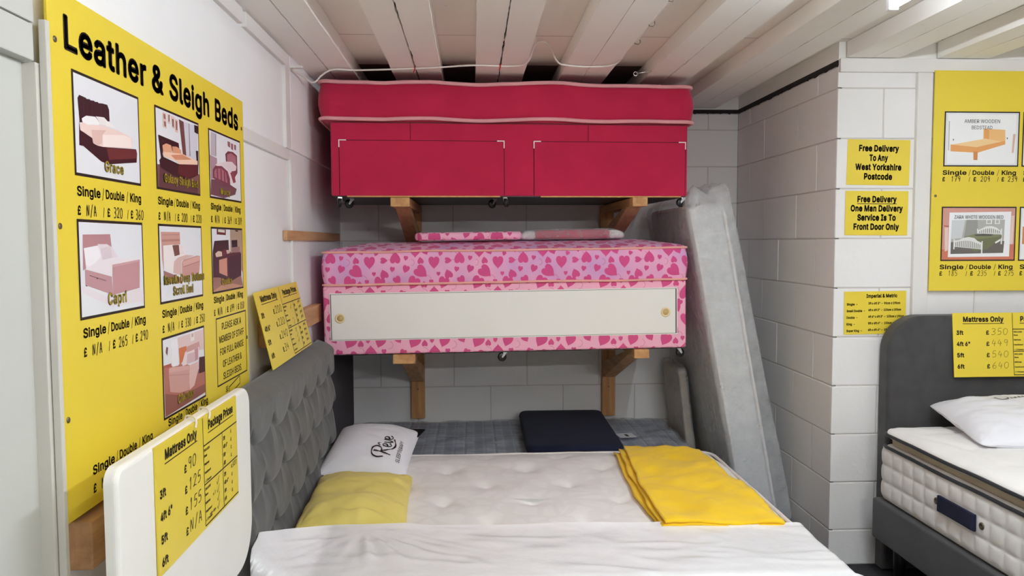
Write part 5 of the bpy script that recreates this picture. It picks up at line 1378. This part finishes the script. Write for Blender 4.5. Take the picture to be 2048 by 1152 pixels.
def picture(name, key, Mx, u0, u1, v0, v1, parent, caption=None, w0=0.0008, frame_w=0.009, bg=(226,226,230)):
    mats = [M['ink'], print_mat(bg)]
    idx = {tuple(bg): 1}
    t = MB()
    t.flat([(u0-frame_w, v0-frame_w), (u1+frame_w, v0-frame_w), (u1+frame_w, v1+frame_w), (u0-frame_w, v1+frame_w)], w0, Mx, 0)
    t.flat([(u0, v0), (u1, v0), (u1, v1), (u0, v1)], w0 + 0.0003, Mx, 1)
    for k, (c, poly) in enumerate(PIC[key]):
        if c not in idx: idx[c] = len(mats); mats.append(print_mat(c))
        t.flat([(u0 + a*(u1-u0), v0 + b*(v1-v0)) for a, b in poly], w0 + 0.0005 + 0.00004*k, Mx, idx[c])
    o = t.build(name, mats, parent)
    if caption:
        t = MB()
        for s, fu, fv, cap, wd in caption:
            W_ = (u1-u0)*wd; u = u0 + fu*(u1-u0); v = v0 + fv*(v1-v0)
            put_text(t, Mx, s, u, v - cap*0.04, cap*1.05, W_*1.02, 0.060, w0 + 0.0018, 0, 'c', 1.10)
            put_text(t, Mx, s, u, v, cap, W_*0.985, 0.045, w0 + 0.0020, 1, 'c', 1.08)
        t.build('caption', [M['ink'], M['yel_p']], o, 'yellow outlined caption')
    return o
def price_line(parent, Mx, u0, wd, vb, cap, prices, pencil='pen', vp=None, hand=0.95, mat=None):
    t = MB()
    for s, a, b in (('Single', 0, .325), ('Double', .405, .70), ('King', .80, .995)):
        put_text(t, Mx, s, u0 + a*wd, vb, cap, (b-a)*wd, 0.05)
    for s in (.365, .75): rule(t, Mx, u0 + (s-.012)*wd, vb - cap*0.2, u0 + (s+.012)*wd, vb + cap*1.1, cap*0.09)
    pv = vb - cap*1.9 if vp is None else vp
    for a in (0.0, .42, .80): put_text(t, Mx, '£', u0 + a*wd, pv, cap*0.95, cap*0.62, 0.05)
    for a in (.365, .75): rule(t, Mx, u0 + (a-.006)*wd, pv - cap*0.1, u0 + (a+.008)*wd, pv + cap*0.95, cap*0.09)
    t.build('printed_prices', M['ink'], parent)
    for s, a in zip(prices, (.115, .515, .885)):
        if not s: continue
        t = MB(); put_pen(t, Mx, s, u0 + a*wd, pv - cap*0.05, cap*1.18*hand, cap*0.62, cap*0.13)
        t.build('handwritten_price', mat or M['pen'], parent)
def sign_board(name, Mx, W_, H, th, label, cat, mat='yellow', group=None):
    root = empty(name, Mx.to_translation(), label, cat, group)
    t = MB(); t.box(0, W_, 0, H, -th, 0.0, 0.0008, M=Mx); t.build('board', M[mat], root)
    return root

# big sign on the left wall: u along the wall away from the viewer, v up
SX = -0.800
SM = frame((SX, 1.535, 1.012), (0, 1, 0), (0, 0, 1))
S = lambda y, z: (y - 1.535, z - 1.012)
sg = sign_board('sign_board', SM, 1.255, 1.046, 0.006, 'large yellow sign with eight bed pictures on the left wall', 'sign')
t = MB()
for s, ya, yb in (('Leather', 1.592, 1.981), ('&', 2.012, 2.086), ('Sleigh', 2.125, 2.437), ('Beds', 2.490, 2.728)):
    put_text(t, SM, s, ya - 1.535, 1.947 - 1.012, 0.070, yb - ya, 0.058)
t.build('heading', M['ink'], sg, 'bold black heading')
COLS = ((1.618, 1.926), (2.024, 2.336), (2.424, 2.742))
R1, R2, R3 = (1.706, 1.912), (1.411, 1.612), (1.110, 1.318)
def pic(key, c, r, caption):
    (a, b), (z0_, z1_) = COLS[c], r
    return picture('bed_picture', key, SM, a - 1.535 + 0.004, b - 1.535 - 0.004, z0_ - 1.012 + 0.003, z1_ - 1.012 - 0.003, sg, caption, frame_w=0.006)
pic('ribbed', 0, R1, [('Grace', .55, .065, .023, .30)])
pic('curved', 1, R1, [('Galaxy Sleigh Bed', .54, .075, .023, .82)])
pic('slatted', 2, R1, [('Mercy', .45, .055, .020, .32)])
pic('drawer', 0, R2, [('Capri', .53, .085, .026, .30)])
pic('scroll', 1, R2, [('Ravello Deep Bottom', .55, .22, .024, .97), ('Scroll Bed', .50, .06, .024, .48)])
pic('studded', 2, R2, [('Optika', .42, .09, .020, .34)])
pic('sleigh', 1, R3, [('Chicago', .48, .09, .024, .38)])
for c, vb, pr in ((0, 1.662, ('N/A', '320', '360')), (1, 1.664, ('N/A', '200', '220')), (2, 1.668, ('N/A', '369', '389')),
                  ):
    price_line(sg, SM, COLS[c][0] - 1.535 + 0.004, 0.306, vb - 1.012, 0.0205, pr)
for c, vb, pr in ((0, 1.370, ('N/A', '265', '290')), (1, 1.372, ('N/A', '330', '350')), (2, 1.378, ('N/A', '699', '850')), ):
    price_line(sg, SM, COLS[c][0] - 1.535 + 0.008, 0.306, vb - 1.012, 0.0205, pr)
price_line(sg, SM, 1.645 - 1.535, 0.306, 1.078 - 1.012, 0.0205, ('N/A', '', ''), vp=1.040 - 1.012)
price_line(sg, SM, 2.05 - 1.535, 0.306, 1.084 - 1.012, 0.0205, ('', '', ''), vp=1.046 - 1.012)
t = MB(); outline(t, SM, 2.449 - 1.535, 2.762 - 1.535, 1.116 - 1.012, 1.328 - 1.012, 0.0045)
for s, wd, z in (('PLEASE ASK A', .205, 1.288), ('MEMBER OF STAFF', .262, 1.248), ('FOR FULL RANGE', .250, 1.208), ('OF LEATHER &', .200, 1.167), ('SLEIGH BEDS.', .198, 1.128)):
    put_text(t, SM, s, 2.604 - 1.535, z - 1.012, 0.0225, wd, 0.02, align='c')
t.build('staff_notice', M['ink'], sg)
t = MB()
put_text(t, SM, 'SE', 2.525 - 1.535, 1.083 - 1.012, 0.018, 0.026, 0.02)
Q = SM @ T(2.565 - 1.535, 1.068 - 1.012, 0) @ Rot(9, 'Z')
outline(t, Q, 0.0, 0.115, 0.0, 0.026, 0.0035); t.build('lower_notice', M['ink'], sg)
for y, z in ((1.559, 1.958), (1.552, 1.599), (1.555, 1.217), (2.766, 1.961), (2.772, 1.232)):
    t = MB(); t.lathe([(0.0065, 0), (0.006, 0.0016), (0.003, 0.0022)], 12, M=SM @ T(y - 1.535, z - 1.012, 0)); t.build('screw', M['screw'], sg)

# price boards: the same printed card in three places
def price_card(Mx, W_, H, label, left, boxes, right=None, th=0.004, hand='pen', shift=0.0):
    r = sign_board('price_card', Mx, W_, H, th, label, 'price sign', group='yellow mattress price cards')
    kx, ky = W_/0.56, H/0.30
    A = Mx @ Matrix.Diagonal((kx, ky, 1, 1))
    top = 0.30
    t = MB()
    put_text(t, A, 'Mattress Only', 0.050, top - 0.043, 0.0255, 0.195, 0.075); rule(t, A, 0.047, top - 0.051, 0.246, top - 0.051, 0.0028)
    t.build('heading', M['ink'], r)
    t = MB()
    put_text(t, A, 'Package Prices', 0.325, top - 0.043, 0.0255, 0.200, 0.075); rule(t, A, 0.322, top - 0.051, 0.526, top - 0.051, 0.0028)
    t.build('heading', M['ink'], r)
    t = MB()
    for i, (s, wd) in enumerate((('3ft', .033), ('4ft 6"', .064), ('5ft', .034), ('6ft', .034))):
        v = top - 0.103 - 0.0525*i - shift
        t = MB()
        put_text(t, A, s, 0.016, v, 0.021, wd, 0.075)
        put_text(t, A, '£', 0.158, v + shift*0.7, 0.020, 0.0145, 0.06)
        t.build('size_line', M['ink'], r)
    t = MB()
    rule(t, A, 0.287, 0.006, 0.287, top - 0.003, 0.0026)
    for v in (0.222, 0.118, 0.008): rule(t, A, 0.287, v, 0.556, v, 0.0036)
    rule(t, A, 0.430, 0.008, 0.430, 0.222, 0.0026); 
    for vt in (0.222, 0.118):
        for i, (s, wd) in enumerate((('INCLUDES', .040), ('Base', .020), ('Mattress', .034), ('Headboard', .044), ('+ 2 Drawers', .046))):
            put_text(t, A, s, 0.291, vt - 0.0165 - (0, .015, .037, .060, .083)[i], 0.0070, wd, 0.06)
        for i, (s, wd) in enumerate((('3ft', .017), ('4ft 6"', .034), ('5ft', .017), ('6ft', .017))):
            put_text(t, A, s, 0.437, vt - 0.026 - 0.0235*i, 0.0115, wd, 0.06)
            put_text(t, A, '£', 0.500, vt - 0.020 - 0.0235*i, 0.0100, 0.0065, 0.06)
    t.build('printed_table', M['ink'], r)
    for i, s in enumerate(left):
        v = top - 0.104 - 0.0525*i - shift*0.2
        t = MB(); put_pen(t, A, s, 0.181, v, 0.030, 0.0235, 0.0021 if hand == 'faint' else 0.0028, slant=0.12); t.build('handwritten_price', M[hand], r)
    for u, v, s, h, w_ in boxes:
        t = MB(); put_pen(t, A, s, u, v, h, w_, 0.0017); t.build('handwritten_mark', M[hand], r)
    return r
def ticks(marks, vt):
    return [(0.375, vt - 0.030 - 0.023*i, m, 0.020 if m == 'v' else 0.010, 0.022 if m == 'v' else 0.012) for i, m in enumerate(marks) if m != ' ']
pc1 = price_card(frame((-0.6645, 1.632, 0.858), (0, 1, 0), (-0.004, 0, 1)), 0.556, 0.280, 'yellow price card held on the plain white headboard', ('90', '125', '155', 'N/A'),
    ticks('vvvv', 0.118) + [(0.508, 0.098, '320', 0.014, 0.011), (0.345, 0.069, 'x1', 0.010, 0.010), (0.318, 0.022, '~~', 0.012, 0.02)], shift=0.022)
# elastic loops that hold it on the headboard
for y in (1.86, 1.955):
    t = MB(); t.tube(smooth_path([(-0.6625, y, 1.126), (-0.6625, y + 0.006, 1.138), (-0.670, y + 0.018, 1.146), (-0.684, y + 0.028, 1.148), (-0.699, y + 0.036, 1.143), (-0.700, y + 0.038, 1.11)], 5), 0.0028, 7); t.build('holding_loop', M['cable'], pc1, 'white elastic loop')
U = (0, 1, 0.010); Vv = (-0.065, -0.0, 0.285)
pc2 = price_card(frame((-0.733, 2.865, 1.098), U, Vv), 0.685, 0.292, 'yellow price card tilted on top of the grey buttoned headboard', ('200', '220', '240', '34'),
    ticks('v xvx'.replace(' ', ' '), 0.222)[:4] + ticks('vvv x', 0.118) + [(0.505, 0.205 - 0.0235*i, '~8', 0.014, 0.014) for i in range(4)] + [(0.505, 0.098 - 0.0235*i, '~6', 0.014, 0.014) for i in range(4)])
pc3 = price_card(frame((2.226, 3.452, 0.930), (1, 0, 0), (0.004, 0.03, 0.30)), 0.56, 0.298, 'yellow price card standing on the grey headboard of the right-hand bed', ('350', '449', '540', '640'), [], hand='faint')

# notices on the front block wall
def notice(x, z, w, h, rot, lines, label, caps, under=False):
    A = frame((x, YP - 0.0035, z), (1, 0, 0), (0, 0, 1)) @ Rot(rot, 'Z')
    r = sign_board('paper_notice', A, w, h, 0.0015, label, 'notice', group='yellow notices on the block wall')
    t = MB()
    for s, wd, v in lines:
        put_text(t, A, s, w*0.5 if True else 0, v, caps, wd, 0.085, align='c')
    if under: rule(t, A, w*0.5 - lines[0][1]/2, lines[0][2] - 0.006, w*0.5 + lines[0][1]/2, lines[0][2] - 0.006, 0.003)
    t.build('lettering', M['ink'], r)
    return r
notice(1.752, 1.826, 0.302, 0.212, -0.8, (('Free Delivery', .192, .156), ('To Any', .090, .112), ('West Yorkshire', .222, .069), ('Postcode', .136, .025)), 'yellow delivery notice, upper of the pair on the block wall', 0.031)
notice(1.749, 1.590, 0.303, 0.208, -0.4, (('Free Delivery', .190, .154), ('One Man Delivery', .252, .111), ('Service Is To', .186, .068), ('Front Door Only', .220, .025)), 'yellow front-door delivery notice, lower of the pair on the block wall', 0.031, True)
A = frame((1.756, YP - 0.0035, 1.119), (1, 0, 0), (0, 0, 1)) @ Rot(0.6, 'Z')
r = sign_board('paper_notice', A, 0.301, 0.204, 0.0015, 'yellow size chart notice partly behind the rounded grey headboard', 'notice', group='yellow notices on the block wall')
t = MB(); put_text(t, A, 'Imperial & Metric', 0.107, 0.173, 0.018, 0.150, 0.08)
for i, (a, wa, b, wb) in enumerate((('Single  -', .052, '3ft x 6ft 3"  -  90cm x 190cm', .155), ('Small Double  -', .088, '4ft x 6ft 3"  -  120cm x 190cm', .159), ('Double  -', .052, '4ft 6" x 6ft 3"  -  135cm x 190cm', .174), ('King  -', .040, '5ft x 6ft 6"  -  150cm x 200cm', .165), ('Super King  -', .074, '6ft x 6ft 6"  -  180cm x 200cm', .165))):
    v = 0.138 - 0.0315*i
    put_text(t, A, a, 0.012, v, 0.0115, wa, 0.08); put_text(t, A, b, 0.117, v + 0.003, 0.0115, wb, 0.08)
t.build('lettering', M['ink'], r)

# large sign on the front block wall
BMx = frame((2.149, YP - 0.030, 1.326), (1, 0, 0), (0, 0, 1)) @ Rot(-0.15, 'Z')
bs = sign_board('sign_board', BMx, 1.22, 1.026, 0.008, 'large yellow sign with wooden bed pictures at the right edge', 'sign')
O = (226,160,96); O2 = (236,186,124); O3 = (206,136,78)
PIC['orange_bed'] = [
 ((240,240,240), [(.03,.03),(.97,.03),(.97,.97),(.03,.97)]), (O2, [(.52,.70),(.82,.68),(.83,.40),(.52,.45)]), (O, [(.53,.705),(.60,.69),(.60,.50),(.53,.51)]), (O2, [(.62,.68),(.81,.67),(.82,.46),(.62,.48)]),
 ((240,204,150), [(.08,.39),(.55,.51),(.80,.45),(.42,.33)]), (O, [(.075,.395),(.43,.345),(.82,.47),(.82,.40),(.45,.24),(.075,.265)]), (O3, [(.39,.26),(.45,.26),(.45,.10),(.395,.10)]),
 ((190,188,186), [(.04,.84),(.055,.84),(.055,.28),(.04,.28)]), ((214,180,160), [(.93,.60),(.965,.60),(.945,.24),(.92,.24)]), ((60,50,40), [(.10,.50),(.12,.50),(.11,.46)]), ((60,50,40), [(.84,.53),(.86,.53),(.85,.49)])]
G = (226,226,224)
bars = lambda x0, x1, ya, yb, n, arch, dy=0: [((150,148,140), [(x0 + (x1-x0)*(i+.25)/n, ya + dy*(i+.25)/n), (x0 + (x1-x0)*(i+.75)/n, ya + dy*(i+.75)/n), (x0 + (x1-x0)*(i+.75)/n, yb + dy*(i+.75)/n + arch*math.sin(math.pi*(i+.5)/n)), (x0 + (x1-x0)*(i+.25)/n, yb + dy*(i+.25)/n + arch*math.sin(math.pi*(i+.5)/n))]) for i in range(n)]
PIC['white_bed'] = [
 ((206,150,138), [(0,0),(1,0),(1,1),(0,1)]), ((198,116,92), [(0,0),(1,0),(1,.3),(0,.2)]), ((226,200,188), [(.03,.62),(.08,.62),(.08,.18),(.04,.16)]), ((226,200,188), [(.95,.85),(.99,.85),(.98,.30),(.94,.30)]),
 ((150,60,46), [(.02,.66),(.09,.655),(.09,.64),(.02,.645)]), ((238,238,240), [(.085,.05),(.935,.06),(.945,.93),(.09,.91)]),
 ((176,176,170), [(.12,.11),(.85,.13),(.86,.775),(.125,.765)]), ((206,208,210), [(.125,.40),(.27,.42),(.31,.77),(.125,.765)]), ((150,150,144), [(.30,.42),(.50,.44),(.48,.77),(.33,.77)]), ((104,98,92), [(.12,.11),(.85,.13),(.86,.36),(.12,.34)]),
 ((228,230,230), [(.60,.775),(.68,.775),(.68,.69),(.60,.69)]), ((228,230,230), [(.72,.775),(.79,.775),(.79,.69),(.72,.69)]), ((176,176,170), [(.615,.765),(.665,.765),(.665,.705),(.615,.705)]), ((176,176,170), [(.735,.765),(.775,.765),(.775,.705),(.735,.705)]),
 (G, [(.475,.60),(.49,.60),(.49,.57),(.54,.60),(.60,.645),(.68,.65),(.75,.62),(.80,.56),(.81,.60),(.825,.60),(.83,.30),(.81,.30),(.81,.50),(.49,.51),(.48,.50)])] + bars(.50, .80, .515, .545, 11, .06) + [
 ((112,114,84), [(.30,.44),(.45,.50),(.82,.48),(.82,.42),(.62,.20),(.45,.16),(.28,.30)]), ((128,130,96), [(.30,.44),(.45,.50),(.82,.48),(.78,.44),(.50,.40)]), ((84,80,76), [(.44,.48),(.55,.50),(.70,.49),(.68,.46),(.46,.46)]), ((232,232,230), [(.73,.34),(.80,.40),(.80,.36),(.74,.31)]),
 (G, [(.155,.40),(.17,.40),(.17,.37),(.23,.38),(.28,.42),(.36,.44),(.44,.42),(.49,.36),(.545,.33),(.545,.36),(.56,.36),(.56,.12),(.54,.12),(.54,.20),(.175,.25),(.17,.20),(.155,.20)])] + bars(.175, .535, .26, .335, 14, .055, -0.05)
for k, key in ((0, 'orange_bed'), (1, 'white_bed')):
    v0 = (1.915, 1.473)[k] - 1.326
    o = picture('bed_picture', key, BMx, 2.205 - 2.149, 2.556 - 2.149, v0, v0 + 0.243, bs, None, frame_w=0.006)
    t = MB()
    if k == 0:
        put_text(t, BMx, 'AMBER WOODEN', 0.231, v0 + 0.196, 0.0165, 0.172, 0.012, 0.0018, align='c'); put_text(t, BMx, 'BEDSTEAD', 0.231, v0 + 0.167, 0.0165, 0.100, 0.012, 0.0018, align='c')
    else:
        put_text(t, BMx, 'ZARA WHITE WOODEN BED', 0.230, v0 + 0.192, 0.0165, 0.238, 0.012, 0.0030, align='c')
    t.build('caption', print_mat((90,88,86)), o, 'grey capital caption')
    price_line(bs, BMx, 2.197 - 2.149, 0.358, v0 - 0.045, 0.0215, (('179', '209', '239'), ('185', '235', '275'))[k], mat=M['faint'] if k else M['pen'], vp=v0 - 0.075)
PIC['plain_bed'] = [((238,238,238), [(.02,.02),(.98,.02),(.98,.98),(.02,.98)]), ((206,130,80), [(.03,.64),(.6,.60),(.6,.30),(.03,.30)])]
for v0 in (1.915 - 1.326, 1.473 - 1.326):
    picture('bed_picture', 'plain_bed', BMx, 2.584 - 2.149, 2.935 - 2.149, v0, v0 + 0.243, bs, None, frame_w=0.006)
    price_line(bs, BMx, 2.588 - 2.149, 0.358, v0 - 0.045, 0.0215, ('', '', ''), vp=v0 - 0.075)
t = MB(); t.lathe([(0.0065, 0), (0.006, 0.0016), (0.003, 0.0022)], 12, M=BMx @ T(0.018, 0.446, 0)); t.build('screw', M['screw'], bs)

# ------------------------------------------------------------------ the bed on the right
rh = empty('headboard', (2.56, 3.52, 0.0), 'grey linen headboard with rounded top corners on the right-hand bed', 'headboard')
hw, zt_, R_c = 1.37, 1.215, 0.165
poly = [(0.0, 0.01)] + corner_arc(R_c, zt_ - R_c, R_c, 180, 90) + corner_arc(hw - R_c, zt_ - R_c, R_c, 90, 0) + [(hw, 0.01)]
t = MB(); padded_board(t, poly, 0.075, 0.016, frame((1.926, 3.482, 0.0), (1, 0, 0), (0, 0, 1))); t.build('padded_panel', M['rh'], rh)
rb = empty('divan_base', (2.52, 2.4, 0), 'dark grey linen divan base of the right-hand bed', 'divan bed base')
t = MB(); t.slab(1.37, 2.0, 0.015, full_prof(0.184, 0.010, 0.68, mid=3), 4, 3, M=T(2.533, 2.455, 0.190)); t.build('base_body', M['rbase'], rb)
for sx in (-1, 1):
    for sy in (-1, 0, 1):
        t = MB(); t.lathe([(0.024, 0), (0.03, 0.191)], 12, M=T(2.533 + sx*0.60, 2.455 + sy*0.9, 0)); t.build('leg', M['black_pl'], rb)
rm = empty('mattress', (2.52, 2.4, 0.39), 'white quilted pillow-top mattress with black piping on the right-hand bed', 'mattress')
RMx = T(2.553, 2.445, 0.378)
def qfn(p):
    q = Vector(p)
    if 0.004 < p.z < 0.246:
        onx = abs(q.x) > 0.655
        s = q.y if onx else q.x
        ds = abs(((s + 0.02) % 0.082) - 0.041); ds = 0.041 - ds
        dz = abs(((q.z - 0.012) % 0.076) - 0.038); dz = 0.038 - dz
        on = 0.0075*(1 - math.exp(-ds/0.011))*(1 - math.exp(-dz/0.011))*min(1, p.z/0.03, (0.252 - p.z)/0.03)
        if onx: q.x += on*(1 if q.x > 0 else -1)
        if abs(q.y) > 0.96: q.y += on*(1 if q.y > 0 else -1)
    return q
pr = [(0.6, 0.0), (0.05, 0.0)] + [(0.02 - 0.02*math.sin(math.pi/2*k/4), 0.02 - 0.02*math.cos(math.pi/2*k/4)) for k in range(5)] + [(0.0, 0.02 + 0.222*k/36) for k in range(1, 37)] + [(0.012, 0.250), (0.03, 0.252), (0.3, 0.252), (0.6, 0.252)]
t = MB(); t.slab(1.362, 2.00, 0.05, pr, 230, 6, M=RMx, fn=qfn); t.build('mattress_body', M['quilt'], rm)
t = MB(); t.slab(1.345, 1.973, 0.06, [(0.4, 0.25), (0.03, 0.25), (0.02, 0.262), (0.018, 0.278), (0.02, 0.292), (0.4, 0.292)], 10, 5, M=RMx); t.build('gusset', M['beigegap'], rm, 'beige gusset under the pillow top')
def topfn(p):
    q = Vector(p); X, Y = q.x, q.y
    e = min(0.675 - abs(X), 0.985 - abs(Y))
    if q.z > 0.315:
        q.z += 0.020*min(max(e, 0)/0.12, 1)**0.7 - 0.011*max(0, 1 - abs(((Y + 0.05*math.sin(X*9)) % 0.24) - 0.12)/0.018)*min(1, max(e, 0)/0.1) - 0.011*max(0, 1 - abs(((X + 0.05*math.sin(Y*9)) % 0.24) - 0.12)/0.018)*min(1, max(e, 0)/0.1)
    q.z += 0.004*fbm(X*3, Y*3, 2)
    return q
t = MB(); t.slab(1.362, 1.99, 0.08, [(0.4, 0.288), (0.05, 0.288), (0.012, 0.290), (0.003, 0.300), (0.0, 0.308), (0.003, 0.316), (0.012, 0.322), (0.03, 0.326)] + [(0.03 + 0.65*k/50, 0.327) for k in range(1, 51)], 70, 6, M=RMx, fn=topfn); t.build('pillow_top', M['quilt'], rm)
for z, w, d in ((0.250, 1.366, 2.004), (0.306, 1.366, 1.994)):
    t = MB(); t.tube([Vector(p) + Vector((0, 0, 0.004*fbm(p[0]*3, p[1]*3, 2))) for p in rr_path(w, d, 0.08, z)], 0.0078, 8, True, M=RMx); t.build('piping', M['blackpipe'], rm, 'black piping')
# handle and vents on its left side
xs = 2.553 - 0.681 - 0.0065
t = MB(); t.box(xs - 0.012, xs, 2.735, 2.965, 0.480, 0.545, 0.004); t.box(xs - 0.015, xs - 0.009, 2.745, 2.772, 0.482, 0.543, 0.002); t.box(xs - 0.015, xs - 0.009, 2.928, 2.955, 0.482, 0.543, 0.002)
t.build('handle', M['navy'], rm, 'navy webbing handle')
for y in (2.985, 2.705):
    t = MB(); t.lathe([(0.014, 0), (0.013, 0.004), (0.007, 0.005), (0.006, 0.003)], 14, M=T(xs + 0.001, y, 0.513) @ Rot(-90, 'Y')); t.build('air_vent', M['screw'], rm)
rp, rpb = pillow('pillow', 0.74, 0.48, 0.17, 'white pillow on the right-hand bed against the grey headboard', M['pillow_w'], T(2.43, 3.165, 0.772) @ Rot(-7, 'Z') @ Rot(8, 'X'), 9.0, 0.9)
rv = bvh_of(rpb)
t = MB()
LM = frame((2.30, 3.235, 1.1), (1, -0.05, 0), (0, 1, 0))
ov = [(0.030*math.cos(2*math.pi*k/28), 0.030*math.sin(2*math.pi*k/28)*0.8) for k in range(28)]
vs = [(a, b, 0) for a, b in ov] + [(a*0.80, b*0.66, 0) for a, b in ov]
t.add(vs, [(k, (k+1) % 28, 28 + (k+1) % 28, 28 + k) for k in range(28)], LM)
for k in range(9): t.add([(0.04 + 0.016*k, -0.006, 0), (0.05 + 0.016*k, -0.006, 0), (0.05 + 0.016*k, 0.008, 0), (0.04 + 0.016*k, 0.008, 0)], [(0,1,2,3)], LM)
conform(t, rv).build('pillow_print', print_mat((96,92,104)), rp, 'small grey oval mark')
